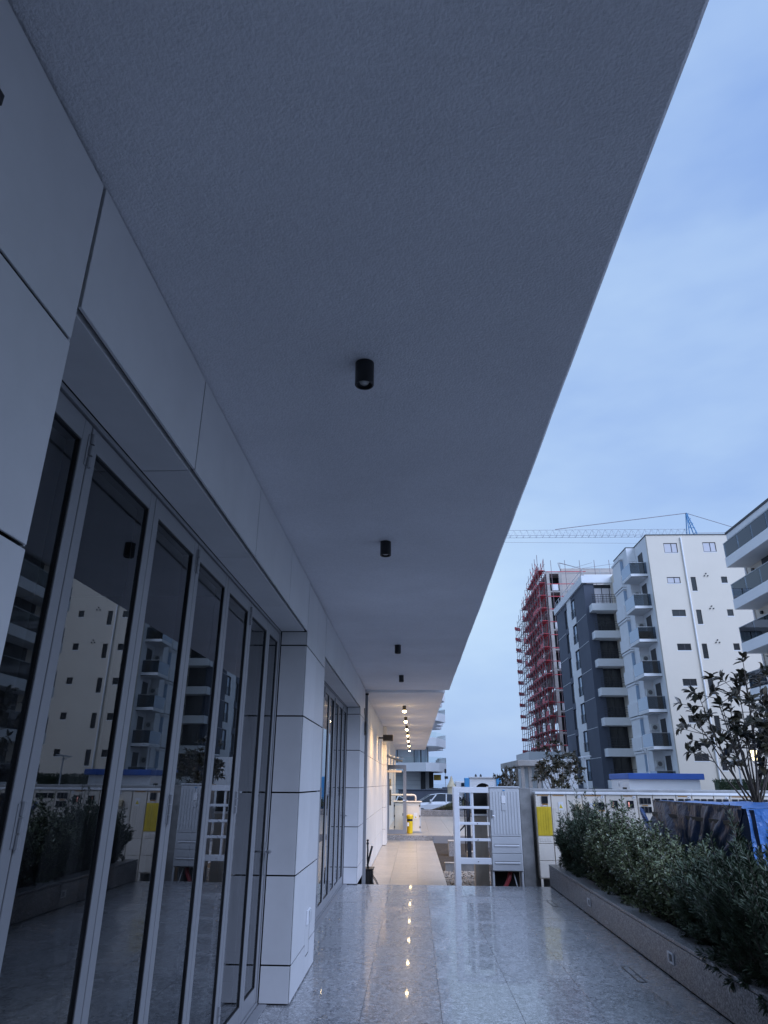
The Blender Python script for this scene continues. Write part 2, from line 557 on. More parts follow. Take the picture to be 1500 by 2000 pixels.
    def build(s, name, m, parent=None, smooth=False, label=None, kind=None):
        org = ORG[parent] if parent is not None else Vector((0, 0, 0))
        if parent is None:
            a = np.array(s.v)
            org = Vector(((a[:, 0].min() + a[:, 0].max()) / 2, (a[:, 1].min() + a[:, 1].max()) / 2, a[:, 2].min()))
        me = bpy.data.meshes.new(name)
        me.from_pydata([(p[0] - org.x, p[1] - org.y, p[2] - org.z) for p in s.v], [], s.f)
        me.materials.append(MAT[m] if isinstance(m, str) else m)
        if smooth:
            me.polygons.foreach_set('use_smooth', [True] * len(me.polygons))
        me.update()
        o = bpy.data.objects.new(name, me)
        COL.objects.link(o)
        if parent is not None:
            o.parent = parent
        else:
            o.location = org
        ORG[o] = org
        if label: o['label'] = label
        if kind: o['kind'] = kind
        return o


def bx(name, m, parent, *a, c=0.0, **k):
    return MB().box(*a, c=c).build(name, m, parent, **k)


def thing(name, label, cat, loc, group=None):
    o = bpy.data.objects.new(name, None)
    COL.objects.link(o)
    o.empty_display_size = 0.1
    o.location = loc
    ORG[o] = Vector(loc)
    return tag(o, label, cat, group)


def tag(o, label, cat, group=None):
    o['label'] = label
    o['category'] = cat
    if group: o['group'] = group
    return o


def struct(o):
    o['kind'] = 'structure'
    return o


def dup(root, loc, label=None, group=None, rotz=None):
    r = root.copy()
    COL.objects.link(r)
    r.location = loc
    ORG[r] = Vector(loc)
    if rotz is not None: r.rotation_euler = (0, 0, rotz)
    if label: r['label'] = label
    if group: r['group'] = group
    for ch in list(root.children):
        c = ch.copy()
        COL.objects.link(c)
        c.parent = r
        for g in list(ch.children):
            d = g.copy()
            COL.objects.link(d)
            d.parent = c
    return r


GAP = 0.006
# ================================================================ GROUND
gnd = struct(MB().box(-400, 900, -200, 130, -1.4, -0.42).build('ground', 'asphalt'))
struct(MB().box(-3000, 3000, 130.5, 5500, -3.4, -3.0).build('sea', 'sea'))

# terrace floor of polished granite tiles
floor = struct(MB().box(-1.30, 2.30, -6.0, 12.985, -0.5, -0.012).build('floor', 'joint'))
xs = [-1.29, -1.01, -0.41, 0.19, 0.79, 1.39, 1.99, 2.296]
ys = [-6.0 + 1.187 * i for i in range(17)]
for i in range(len(xs) - 1):
    for j in range(len(ys) - 1):
        y1 = min(ys[j + 1], 13.0)
        if ys[j] >= 12.99: continue
        g = 0.0012
        bx('tile', 'granite', floor, xs[i] + g, xs[i + 1] - g, ys[j] + g, y1 - g, -0.02, 0.0, c=0.0008)
bx('edge_slab', 'granite', floor, -1.0, 2.29, 12.995, 13.03, -0.5, -0.002, c=0.003)

# lower path beyond the terrace
path = struct(MB().box(-1.06, 0.60, 13.05, 25.5, -0.42, -0.222).build('path', 'joint'))
px = [-1.04, -0.49, 0.06, 0.62]
py = [13.05 + 0.62 * i for i in range(21)]
for i in range(3):
    for j in range(20):
        y1 = min(py[j + 1], 25.45)
        bx('tile', 'path', path, px[i] + .002, px[i + 1] - .002, py[j] + .002, y1 - .002, -0.235, -0.2, c=0.001)

# upper plaza with its granite step
plaza = struct(MB().box(-1.06, 6.0, 25.56, 39.95, -0.41, -0.06).build('plaza_pavement', 'joint'))
for i in range(9):
    for j in range(10):
        bx('tile', 'path', plaza, -1.04 + .78 * i + .002, -1.04 + .78 * (i + 1) - .002, 25.56 + 1.44 * j + .002,
           25.56 + 1.44 * (j + 1) - .002, -0.07, -0.04, c=0.001)
bx('step', 'granite_p', plaza, -1.04, 0.64, 25.46, 25.556, -0.36, -0.045, c=0.004)

# bed of soil and pebbles beside the path
struct(MB().box(0.63, 2.2, 17.4, 25.4, -0.42, -0.27).build('soil_bed', 'soil'))
mb = MB()
for i in range(2400):
    x, y = rnd.uniform(0.64, 2.6), rnd.uniform(14.6, 17.35)
    r = rnd.uniform(0.012, 0.03)
    z = -0.262 + rnd.uniform(0, 0.03)
    h = rnd.uniform(.5, .9)
    vs = [(x + r * math.cos(a) * rnd.uniform(.7, 1.2), y + r * math.sin(a) * rnd.uniform(.7, 1.2), z) for a in (0, 1.26, 2.5, 3.77, 5.0)]
    vs += [(x, y, z + r * h), (x, y, z - r * h)]
    mb.add(vs, [(k, (k + 1) % 5, 5) for k in range(5)] + [((k + 1) % 5, k, 6) for k in range(5)])
o = mb.build('gravel', 'pebble', smooth=False)
tag(o, 'loose pale pebbles behind the edge of the granite terrace', 'gravel')
o['kind'] = 'stuff'
struct(MB().box(0.64, 2.65, 13.05, 17.38, -0.42, -0.275).build('gravel_ground', 'soil'))
# pavement to the right of the planter
struct(MB().box(3.42, 40, -8, 13.4, -0.5, -0.02).build('pavement', 'pavement'))
struct(MB().box(2.7, 60, 14.7, 59, -0.5, -0.30).build('courtyard_pavement', 'pavement'))

# ================================================================ NEAR BUILDING
WX = -0.978                      # cladding face
SOF = 3.385                      # soffit of the canopy
HEAD = 2.905
bld = thing('shop_building', 'grey panel clad building with folding glass doors under a deep canopy', 'building', (-4.0, 4.0, 0))
cv, cf = [], []
ny = 190
for k in range(ny + 1):
    y = -14 + 28.30 * k / ny
    e = .0016 * math.sin(y * 1.9) + .0010 * math.sin(y * 5.3 + 1) + rnd.uniform(-.0007, .0007)
    dz = .0008 * math.sin(y * 1.3 + 2) + rnd.uniform(-.0003, .0003)
    cv += [(-1.10, y, SOF), (0.30, y, SOF + .001 * math.sin(y * .9)), (0.728 + e, y, SOF + dz), (0.740 + e, y, SOF + .010 + dz), (0.742 + e * .5, y, SOF + .42), (-1.10, y, SOF + .42)]
for k in range(ny):
    for q in range(6):
        q2 = (q + 1) % 6
        cf.append((k * 6 + q, k * 6 + q2, (k + 1) * 6 + q2, (k + 1) * 6 + q))
cf += [tuple(range(6)), tuple(reversed(range(ny * 6, ny * 6 + 6)))]
MB().add(cv, cf).build('canopy', 'stucco', bld)
bx('upper_wall', 'render', bld, -14, -1.11, -14, 14.30, SOF + 0.002, 19.0)
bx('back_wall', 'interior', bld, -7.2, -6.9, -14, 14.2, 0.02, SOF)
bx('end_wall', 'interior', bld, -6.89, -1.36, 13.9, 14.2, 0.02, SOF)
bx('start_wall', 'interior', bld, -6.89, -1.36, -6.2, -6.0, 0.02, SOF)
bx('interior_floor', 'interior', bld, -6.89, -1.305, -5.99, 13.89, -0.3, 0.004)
bx('party_wall', 'interior', bld, -6.89, -1.37, 6.75, 7.05, 0.02, SOF)
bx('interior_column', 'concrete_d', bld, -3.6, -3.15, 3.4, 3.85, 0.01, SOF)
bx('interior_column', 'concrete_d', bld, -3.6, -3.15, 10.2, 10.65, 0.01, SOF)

ROWS = [0.006, 0.262, 0.888, 1.519, 2.148, 2.776, SOF - 0.008]


def clad_front(par, x, y0, y1, z0, z1, g=GAP, m='clad', th=0.008):
    bx('cladding_panel', m, par, x - th, x, y0 + g, y1 - g, z0 + g, z1 - g, c=0.0012)


def clad_side(par, y, x0, x1, z0, z1, face=-1, m='clad', th=0.008):
    a, b = (y, y + th) if face < 0 else (y - th, y)
    bx('cladding_panel', m, par, x0 + GAP, x1 - GAP, a, b, z0 + GAP, z1 - GAP, c=0.0012)


def pillar(y0, y1, seams):
    bx('pillar_core', 'backing', bld, -1.36, WX - 0.031, y0 + 0.031, y1 - 0.031, 0.0, SOF - 0.006)
    cols = [y0 + 0.012] + seams + [y1 - 0.012]
    for i in range(len(ROWS) - 1):
        for j in range(len(cols) - 1):
            z0, z1 = ROWS[i], ROWS[i + 1]
            th = 0.008
            ga = GAP if j == 0 else 0.0018
            gb = GAP if j == len(cols) - 2 else 0.0018
            bx('cladding_panel', 'clad', bld, WX - th, WX, cols[j] + (0 if j == 0 else ga), cols[j + 1] - (0 if j == len(cols) - 2 else gb),
               z0 + GAP, z1 - GAP, c=0.0012)
        z1 = min(ROWS[i + 1], HEAD)
        if ROWS[i] < HEAD - .02:
            clad_side(bld, y0, -1.222, WX - 0.010 + GAP, ROWS[i], z1, -1)
            clad_side(bld, y1, -1.222, WX - 0.010 + GAP, ROWS[i], z1, 1)


pillar(-2.6, 1.598, [-1.2, 0.2])
pillar(6.220, 7.580, [6.90])
pillar(12.945, 14.20, [13.6])
# near wall further back, behind the camera
bx('rear_wall', 'clad', bld, -1.30, WX - 0.002, -6.0, -2.62, 0.0, SOF - 0.004)


def lintel(y0, y1, cuts):
    bx('lintel_core', 'backing', bld, -1.34, WX - 0.031, y0 + 0.001, y1 - 0.001, HEAD + 0.030, SOF - 0.005)
    c = [y0] + cuts + [y1]
    for i in range(len(c) - 1):
        bx('lintel_panel', 'clad', bld, WX - 0.012, WX, c[i] + .006, c[i + 1] - .006, HEAD + 0.004, SOF - 0.006, c=0.0012)
        bx('soffit_panel', 'clad', bld, -1.222, WX - 0.030, c[i] + .004, c[i + 1] - .004, HEAD, HEAD + 0.026, c=0.0012)


lintel(1.598, 6.220, [2.73, 3.99, 5.22])
lintel(7.580, 12.945, [8.75, 9.95, 11.15, 12.1])


def folding_door(y0, y1, bounds, hinges, handle_y, nm):
    xo = -1.232                                  # outer face of the leaves
    f = MB()
    f.box(-1.30, -1.224, y0 + .002, y1 - .002, HEAD - 0.022, HEAD - 0.002, c=.002)
    f.box(-1.30, -1.222, y0 + .002, y1 - .002, 0.002, 0.022, c=.002)
    f.box(-1.215, -1.15, y0 + .002, y1 - .002, 0.0005, 0.008, c=.002)
    f.box(-1.30, -1.224, y0 + .002, y0 + .03, 0.023, HEAD - 0.023, c=.002)
    f.box(-1.30, -1.224, y1 - .03, y1 - .002, 0.023, HEAD - 0.023, c=.002)
    d = f.build('folding_door', 'frame', bld, label=nm)
    for i in range(len(bounds) - 1):
        a, b = bounds[i] + 0.004, bounds[i + 1] - 0.004
        zb, zt = 0.028, HEAD - 0.030
        sw, tr, br = 0.058, 0.085, 0.105
        m = MB()
        m.box(xo - .062, xo, a, a + sw, zb, zt, c=.002)
        m.box(xo - .062, xo, b - sw, b, zb, zt, c=.002)
        m.box(xo - .060, xo - .0015, a + sw, b - sw, zt - tr, zt, c=.001)
        m.box(xo - .060, xo - .0015, a + sw, b - sw, zb, zb + br, c=.001)
        m.build('door_leaf', 'frame', d)
        ga, gb, gz0, gz1 = a + sw, b - sw, zb + br, zt - tr
        q = MB()
        for (u0, u1, w0, w1) in ((ga, ga + .007, gz0, gz1), (gb - .007, gb, gz0, gz1), (ga + .007, gb - .007, gz0, gz0 + .007), (ga + .007, gb - .007, gz1 - .007, gz1)):
            q.box(xo - .058, xo - .005, u0, u1, w0, w1)
        q.build('gasket', 'gasket', d)
        jt = [xo - .014 + rnd.uniform(-.0014, .0014) for _ in range(3)]
        MB().add([(jt[0], ga + .006, gz0 + .006), (jt[1], gb - .006, gz0 + .006), (jt[1] + jt[2] - jt[0], gb - .006, gz1 - .006), (jt[2], ga + .006, gz1 - .006)],
                 [(0, 1, 2, 3)]).build('glass_pane', 'glass', d)
    for y in hinges:
        for z in (2.70, 1.40, 0.16):
            m = MB()
            for k in range(3):
                m.tube((xo + .008, y, z + k * .048), (xo + .008, y, z + .042 + k * .048), .0105, n=10)
            m.box(xo - .001, xo + .003, y - .022, y + .022, z + .004, z + .132)
            m.build('hinge', 'frame', d, smooth=False)
    if handle_y:
        m = MB()
        m.box(xo, xo + .008, handle_y - .014, handle_y + .014, 0.90, 1.14, c=.003)
        m.tube((xo + .004, handle_y, 1.07), (xo + .052, handle_y, 1.07), .009, n=10)
        m.path([(xo + .048, handle_y + .004, 1.07), (xo + .054, handle_y - .03, 1.07), (xo + .054, handle_y - .125, 1.072)], .009, n=10)
        m.build('handle', 'steel', d)
    return d


B1 = [1.632, 2.265, 2.962, 3.650, 4.337, 5.013, 5.700, 6.188]
folding_door(1.598, 6.220, B1, [2.265, 3.650, 5.013], 6.158, 'folding glass door of seven leaves beside the nearest pillar')
n2 = 8
B2 = [7.612 + (12.913 - 7.612) / n2 * i for i in range(n2 + 1)]
folding_door(7.580, 12.945, B2, [B2[1], B2[3], B2[5], B2[7]], 12.88, 'narrow looking folding glass door between the two far pillars')

# socket and hatch seams on the first pillar
s = thing('wall_socket', 'white outdoor socket low on the first clad pillar', 'socket', (WX, 7.03, 0.43))
bx('back_plate', 'grp_w', s, WX + .0005, WX + .016, 6.95, 7.13, 0.415, 0.53, c=.003)
bx('cover', 'grp', s, WX + .017, WX + .030, 7.02, 7.11, 0.425, 0.52, c=.003)
s = thing('inspection_hatch', 'flush panel hatch low on the first clad pillar below the socket', 'hatch', (WX, 7.08, 0.2))
q = MB()
q.box(WX + .0003, WX + .0022, 7.165, 7.172, 0.17, 0.41)
q.box(WX + .0003, WX + .0022, 7.00, 7.165, 0.165, 0.172)
q.build('hatch_seam', 'backing', s)
bx('hatch_panel', 'clad', s, WX + .0006, WX + .0018, 6.92, 7.163, 0.175, 0.405)

# black fitting at the upper edge of the near wall
s = thing('wall_camera', 'small black fitting with a cable high on the near wall', 'camera', (WX, 1.02, 2.9))
bx('bracket', 'black', s, WX + .001, WX + .05, 1.02, 1.055, 3.03, 3.065, c=.004)
MB().path([(WX + .03, 1.045, 3.03), (WX + .034, 1.05, 2.98), (WX + .03, 1.045, 2.90), (WX + .02, 1.03, 2.84)], .006, n=6).build('cable', 'black', s)


bx('added_shade_wing', 'concrete_d', bld, -0.97, 9.0, -10, -3.0, -0.3, 9.0)  # unseen wing added behind the camera to darken the near soffit

# downlights under the near canopy (unlit)
def downlight(x, y, zc, label, lit, group):
    t = thing('downlight', label, 'downlight', (x, y, zc - 0.115), group)
    r = 0.043
    zb = zc - 0.115
    MB().lathe(x, y, [(r, zc - .001), (r, zb + .002), (r - .002, zb), (r - .007, zb), (r - .0075, zb + .012), (r - .022, zb + .020), (0.005, zb + .021)], 28).build(
        'housing', 'blackmetal' if not lit else 'bronze', t, smooth=False)
    if lit:
        MB().lathe(x, y, [(r - .004, zb + .001), (r - .002, zb - .02), (r - .01, zb - .040), (.004, zb - .046)], 20).build('lens', 'lens_on', t, smooth=True)
        ld = bpy.data.lights.new('lamp', 'SPOT')
        ld.energy = 90
        ld.color = (1.0, 0.64, 0.29)
        ld.spot_size = rad(150)
        ld.spot_blend = 0.8
        ld.shadow_soft_size = 0.05
        lo = bpy.data.objects.new('lamp', ld)
        COL.objects.link(lo)
        lo.parent = t
        lo.location = (0, 0, -0.06)
    else:
        MB().lathe(x, y, [(r - .020, zb + .019), (r - .024, zb + .010), (.004, zb + .008)], 24).build('lens', 'lens_off', t, smooth=True)
    return t


for y, lab in ((2.62, 'black cylinder downlight on the canopy, largest and nearest one'),
               (5.09, 'second black cylinder downlight along the grey canopy'),
               (9.43, 'third black cylinder downlight along the grey canopy'),
               (12.27, 'small fourth black downlight, last unlit one before the lit canopy')):
    downlight(-0.21, y, SOF, lab, False, 'unlit downlights')

# ================================================================ FAR LIT BUILDING
FX = -1.0
FS = 3.34
fb = thing('lit_shop_building', 'pale clad building with a row of lit lamps under its canopy', 'building', (-4, 27, -0.2))
bx('canopy', 'stucco', fb, -1.12, 0.645, 14.42, 40.2, FS, FS + 0.40, c=0.006)
bx('fascia_trim', 'white', fb, -0.98, 0.655, 14.385, 14.415, FS + 0.004, FS + 0.06)
bx('upper_wall', 'render', fb, -14, -1.13, 14.45, 40.2, FS + 0.002, 17.0)
bx('wall_core', 'backing', fb, -5.0, FX - 0.031, 14.46, 40.1, -0.3, FS - .004)
zr = [-0.19, 0.262, 0.888, 1.519, 2.148, 2.776, FS - 0.004]
yc = [14.5, 15.75, 17.0, 18.25, 19.5, 20.75, 22.0, 23.3]
for j in range(len(yc) - 1):
    for i in range(len(zr) - 1):
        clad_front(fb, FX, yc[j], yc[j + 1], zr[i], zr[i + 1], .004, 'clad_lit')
# projecting pilaster
bx('pilaster_core', 'backing', fb, FX - .03, FX + .085, 23.34, 24.36, -.2, FS - .006)
for i in range(len(zr) - 1):
    bx('cladding_panel', 'clad_lit', fb, FX + .088, FX + .112, 23.33, 24.37, zr[i] + .004, zr[i + 1] - .004, c=.001)
    bx('cladding_panel', 'clad_lit', fb, FX + .002, FX + .087, 23.305, 23.329, zr[i] + .004, zr[i + 1] - .004, c=.001)
# shop window of the far building
w = bx('shop_window', 'frame', fb, FX - .01, FX + .03, 24.45, 26.9, 2.42, 2.52)
for y in (24.45, 25.1, 25.75, 26.4, 26.84):
    bx('mullion', 'frame', w, FX - .01, FX + .03, y, y + .06, -0.03, 2.41)
for y in (24.52, 25.17, 25.82, 26.47):
    bx('glass_pane', 'pane', w, FX - .005, FX + .006, y, y + .57 if y < 26.4 else 26.83, -0.03, 2.41)
for j in range(8):
    for i in range(len(zr) - 1):
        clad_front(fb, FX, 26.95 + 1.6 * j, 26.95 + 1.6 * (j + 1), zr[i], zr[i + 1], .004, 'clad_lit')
for i in (5,):
    clad_front(fb, FX, 24.40, 26.93, 2.54, FS - .01, .004, 'clad_lit')
# open glass door standing out from the wall
g = bx('glass_door', 'frame', fb, -0.93, -0.27, 25.60, 25.66, 2.07, 2.20, label='open glass door standing out over the step')
bx('stile', 'frame', g, -0.385, -0.27, 25.602, 25.658, -0.02, 2.069)
bx('stile', 'frame', g, -0.93, -0.87, 25.602, 25.658, -0.02, 2.069)
bx('bottom_rail', 'frame', g, -0.869, -0.386, 25.602, 25.658, -0.02, 0.12)
MB().add([(-.868, 25.63, .121), (-.387, 25.63, .121), (-.387, 25.63, 2.068), (-.868, 25.63, 2.068)], [(0, 1, 2, 3)]).build('glass_pane', 'glass_clear', g)
MB().tube((-.33, 25.59, 1.05), (-.40, 25.56, 1.05), .012).build('handle', 'steel', g)
# glass awning on tan beams
aw = thing('glass_awning', 'glass awning on tan beams over the far lit doorway', 'awning', (-0.9, 24.5, 2.3))
MB().path([(-.98, 23.6, 2.46), (-.62, 24.9, 2.36), (-.42, 25.3, 2.32)], .035, n=6).build('beam', 'brownbeam', aw)
MB().box(-0.95, -0.40, 23.7, 23.76, 1.93, 1.99).build('beam', 'brownbeam', aw)
MB().add([(-.97, 23.5, 2.50), (-.30, 23.5, 2.36), (-.30, 25.4, 2.36), (-.97, 25.4, 2.50)], [(0, 1, 2, 3)]).build('glass_pane', 'glass_clear', aw)
# dark speaker-like box
bb = thing('floodlight', 'black box fixture on a bracket high on the lit wall', 'floodlight', (-0.72, 20.0, 2.75))
bx('body', 'black', bb, -0.86, -0.58, 19.9, 20.2, 2.70, 2.86, c=.01)
bx('bracket', 'blackmetal', bb, -0.985, -0.86, 20.02, 20.08, 2.76, 2.80)
for i, y in enumerate((16.93, 19.9, 22.95, 26.0, 29.3, 33.2, 38.3)):
    nm = ['first', 'second', 'third', 'fourth', 'fifth', 'sixth', 'seventh'][i]
    downlight(-0.22, y, FS, f'{nm} glowing warm lamp counted from the near edge of the lit canopy', True, 'lit lamps under the far canopy')
# downpipe and hanging cable coil at the joint of the two buildings
dp = thing('downpipe', 'square grey downpipe at the end of the near building', 'pipe', (-0.96, 14.36, -0.2))
bx('pipe', 'frame', dp, -1.0, -0.93, 14.315, 14.375, -0.2, FS - 0.06, c=.006)
bx('pipe_cap', 'black', dp, -1.01, -0.92, 14.31, 14.38, FS - 0.058, FS - 0.02, c=.004)
cc = thing('cable_coil', 'black coiled cable hanging on the wall beside the downpipe', 'cable', (-0.95, 13.95, 2.5))
m = MB()
for k in range(3):
    m.path([(WX + .02 + .008 * k, 13.92 + (.10 + .006 * k) * math.cos(a), 2.60 + .13 * math.sin(a)) for a in np.linspace(0, 2 * math.pi, 22)], .008, n=6)
m.path([(WX + .02, 13.92, 2.73), (WX + .02, 13.88, 2.84), (WX + .015, 13.80, 2.90), (WX + .012, 13.82, 2.97)], .008, n=6)
m.build('coil', 'black', cc)
MB().path([(WX + .02, 13.95, 2.47), (WX + .02, 13.96, 2.2), (WX + .018, 13.955, 1.7)], .004, n=5).build('tail', 'black', cc)

# black crate with cables on the path
cr = thing('cable_crate', 'black plastic crate with loose cables at the foot of the last pillar', 'crate', (-0.88, 14.55, -0.2))
m = MB()
m.box(-0.965, -0.80, 14.40, 14.75, -0.198, 0.07, c=.01)
for k in range(5):
    m.box(-0.975 + .04 * k, -0.955 + .04 * k, 14.385, 14.399, -0.19, 0.06)
m.box(-0.985, -0.78, 14.38, 14.77, 0.071, 0.09, c=.004)
m.build('box', 'black', cr)
for pts, r in (([(-.89, 14.5, .05), (-.905, 14.5, .25), (-.90, 14.5, .40), (-.905, 14.5, .50)], .016),
               ([(-.86, 14.55, -.1), (-.90, 14.5, .15), (-.85, 14.5, .35), (-.815, 14.48, .47)], .020),
               ([(-.86, 14.5, .04), (-.80, 14.4, .0), (-.72, 14.35, -.10), (-.67, 14.32, -.19)], .007),
               ([(-.86, 14.5, .02), (-.80, 14.4, -.03), (-.73, 14.35, -.12), (-.69, 14.32, -.19)], .007),
               ([(-.84, 14.5, .05), (-.80, 14.35, -.1), (-.77, 14.3, -.19)], .018)):
    MB().path(pts, r, n=7).build('cable', 'black', cr, smooth=True)
MB().lathe(-.905, 14.5, [(.022, .50), (.026, .515), (.022, .53), (.01, .545), (.022, .56), (.026, .57), (.02, .585)], 10).build('plug', 'black', cr)

# ---------------------------------------------------------------- things on the plaza
gc = thing('gas_cabinet', 'pale metal gas cabinet with black hinges behind the glass door', 'cabinet', (-0.24, 26.9, -0.04))
bx('body', 'grp', gc, -0.74, 0.235, 26.65, 27.1, -0.03, 0.955, c=.008)
bx('top', 'beige', gc, -0.78, 0.28, 26.60, 27.14, 0.957, 1.0, c=.01)
bx('door', 'beige', gc, -0.70, -0.27, 26.632, 26.648, 0.02, 0.93, c=.004)
bx('door', 'beige', gc, -0.255, 0.19, 26.632, 26.648, 0.02, 0.93, c=.004)
for x in (-.71, .20):
    for z in (.12, .48, .82):
        bx('hinge', 'black', gc, x - .018, x + .018, 26.615, 26.631, z, z + .06, c=.004)
bx('label_plate', 'sticker', gc, -0.02, 0.11, 26.626, 26.631, 0.42, 0.62)
MB().add([(.015, 26.6245, .45), (.085, 26.6245, .45), (.05, 26.6245, .515)], [(0, 1, 2)]).build('warning_mark', 'symy', gc)
bx('vent', 'concrete_d', gc, -0.43, -0.37, 26.626, 26.631, 0.52, 0.60)
gp = thing('gas_pipe', 'beige gas pipe bending over the pale cabinet', 'pipe', (-0.4, 26.8, 1.0))
MB().path([(-.97, 26.8, 1.20), (-.80, 26.8, 1.205), (-.05, 26.8, 1.205), (.0, 26.8, 1.20), (.045, 26.8, 1.17), (.055, 26.8, 1.12), (.055, 26.8, 1.0)], .032, n=10).build('pipe', 'beige', gp, smooth=True)
MB().path([(-.87, 26.75, 1.75), (-.87, 26.75, 1.40), (-.87, 26.75, .85)], .035, n=10).build('riser', 'bronze', gp, smooth=True)
MB().lathe(-.87, 26.70, [(.05, 1.38), (.06, 1.42), (.05, 1.50)], 12).build('valve', 'beige', gp)
MB().tube((-.99, 26.7, 1.44), (-.92, 26.7, 1.44), .03).build('valve_handle', 'redpipe', gp)
yb = thing('waste_bin', 'yellow street litter bin with a dark slot in front of the cabinet', 'bin', (-0.16, 26.35, -0.04))
m = MB()
m.lathe(-0.16, 26.3, [(.095, -0.035), (.10, -.02), (.105, .36)], 20)
m.build('body', 'yellow_p', yb, smooth=False)
MB().lathe(-0.16, 26.3, [(.10, .361), (.10, .43)], 20).build('slot', 'black', yb)
MB().lathe(-0.16, 26.3, [(.115, .431), (.12, .45), (.125, .52), (.11, .56), (.04, .58)], 20).build('lid', 'yellow_p', yb)
bx('sticker', 'sticker', yb, -.25, -.19, 26.196, 26.199, .20, .32)

fp = thing('granite_planter', 'low grey granite planter across the far plaza', 'planter', (3, 40.3, -0.3))
bx('wall', 'granite_p', fp, 0.25, 14, 40.0, 40.35, -0.41, 0.262, c=.01)
bx('soil', 'soil', fp, 0.3, 14, 40.36, 41.2, -0.41, 0.2)
bx('wall', 'granite_p', fp, 0.25, 14, 41.21, 41.5, -0.41, 0.262, c=.01)


# ---------------------------------------------------------------- foliage
def leaves_mesh(name, P, D, N, L, Wd, m, parent, fold=0.18):
    """P base points, D directions, N side vectors, L lengths, Wd width factor -> one foliage mesh"""
    P, D, N, L = (np.asarray(a, float) for a in (P, D, N, L))
    n = len(P)
    D = D / np.linalg.norm(D, axis=1, keepdims=True)
    S = np.cross(D, N)
    S /= np.maximum(np.linalg.norm(S, axis=1, keepdims=True), 1e-6)
    U = np.cross(S, D)
    L = L[:, None]
    W = L * Wd
    v = np.empty((n, 7, 3))
    v[:, 0] = P
    v[:, 1] = P + D * L * .35 + S * W * .5 + U * W * fold
    v[:, 2] = P + D * L * .75 + S * W * .36 + U * W * fold * .6
    v[:, 3] = P + D * L - U * L * .06
    v[:, 4] = P + D * L * .75 - S * W * .36 + U * W * fold * .6
    v[:, 5] = P + D * L * .35 - S * W * .5 + U * W * fold
    v[:, 6] = P + D * L * .55
    f = np.array([[0, 1, 2, 6], [6, 2, 3, 4], [0, 6, 4, 5]])
    F = (f[None] + (np.arange(n) * 7)[:, None, None]).reshape(-1, 4)
    org = ORG[parent]
    me = bpy.data.meshes.new(name)
    V = v.reshape(-1, 3) - np.array(org)
    me.vertices.add(len(V))
    me.vertices.foreach_set('co', V.ravel())
    me.loops.add(F.size)
    me.loops.foreach_set('vertex_index', F.ravel().astype(np.int32))
    me.polygons.add(len(F))
    me.polygons.foreach_set('loop_start', np.arange(0, F.size, 4, dtype=np.int32))
    me.update(calc_edges=True)
    me.validate()
    me.materials.append(MAT[m])
    o = bpy.data.objects.new(name, me)
    COL.objects.link(o)
    o.parent = parent
    ORG[o] = org
    return o


def shrub(loc, label, kind, seed, hgt=0.85, sx=0.45, sy=0.6, nst=90, group='shrubs in the granite planter'):
    R = np.random.default_rng(seed)
    t = thing('shrub', label, 'shrub', loc, group)
    x0, y0, z0 = loc
    P, D, N, L = [], [], [], []
    st = MB()
    for i in range(nst):
        a = R.uniform(0, 2 * math.pi)
        rr = math.sqrt(R.uniform(0, 1))
        tip = np.array([sx * rr * math.cos(a), sy * rr * math.sin(a), 0])
        h = hgt * (1.0 - 0.55 * rr ** 2) * R.uniform(0.72, 1.1)
        if R.uniform() < 0.10: h *= R.uniform(1.1, 1.35)
        low = R.uniform() < 0.22
        if low: h *= R.uniform(0.10, 0.55)
        base = np.array([x0 + 0.25 * tip[0], y0 + .45 * tip[1], z0])
        end = np.array([x0 + tip[0] * R.uniform(.95, 1.2), y0 + tip[1] * R.uniform(.95, 1.15), z0 + max(h, .05)])
        end[0] = max(end[0], 2.40 if seed != 106 else 2.27)
        if low and rr > .6: end[2] = z0 + R.uniform(.10, .26) if end[0] > 2.32 else z0 + R.uniform(-.02, .2)
        midp = (base + end) / 2 + np.array([0.10 * tip[0], 0.1 * tip[1], 0.08 * hgt]) + R.normal(0, .03, 3)
        nl = int(R.uniform(75, 110)) if kind == 'needle' else int(R.uniform(60, 86))
        ts = R.uniform(0.28, 1.0, nl) ** 0.8
        pts = [(1 - q) ** 2 * base + 2 * q * (1 - q) * midp + q * q * end for q in (0, .33, .66, 1)]
        st.path([tuple(p) for p in pts], [.006, .005, .0035, .002], n=4, cap=False)
        for q in ts:
            p = (1 - q) ** 2 * base + 2 * q * (1 - q) * midp + q * q * end
            tg = 2 * (1 - q) * (midp - base) + 2 * q * (end - midp)
            tg /= max(np.linalg.norm(tg), 1e-6)
            rv = R.normal(0, 1, 3)
            rv -= tg * rv.dot(tg)
            rv /= np.linalg.norm(rv) + 1e-6
            if kind == 'needle':
                d = tg * R.uniform(.5, 1.0) + rv * R.uniform(.5, .9)
                L.append(R.uniform(.034, .062))
                p = p + rv * R.uniform(0, .018)
            else:
                d = tg * R.uniform(.25, .8) + rv * R.uniform(.6, 1.0)
                L.append(R.uniform(.026, .050))
                p = p + rv * R.uniform(0, .03)
            P.append(p); D.append(d); N.append(R.normal(0, .5, 3) + np.array([.1, 0, 1.0]))
    st.build('stems', 'bark', t)
    leaves_mesh('foliage', P, D, N, L, 0.24 if kind == 'needle' else 0.46, 'leaf_r' if kind == 'needle' else 'leaf_p', t)
    return t


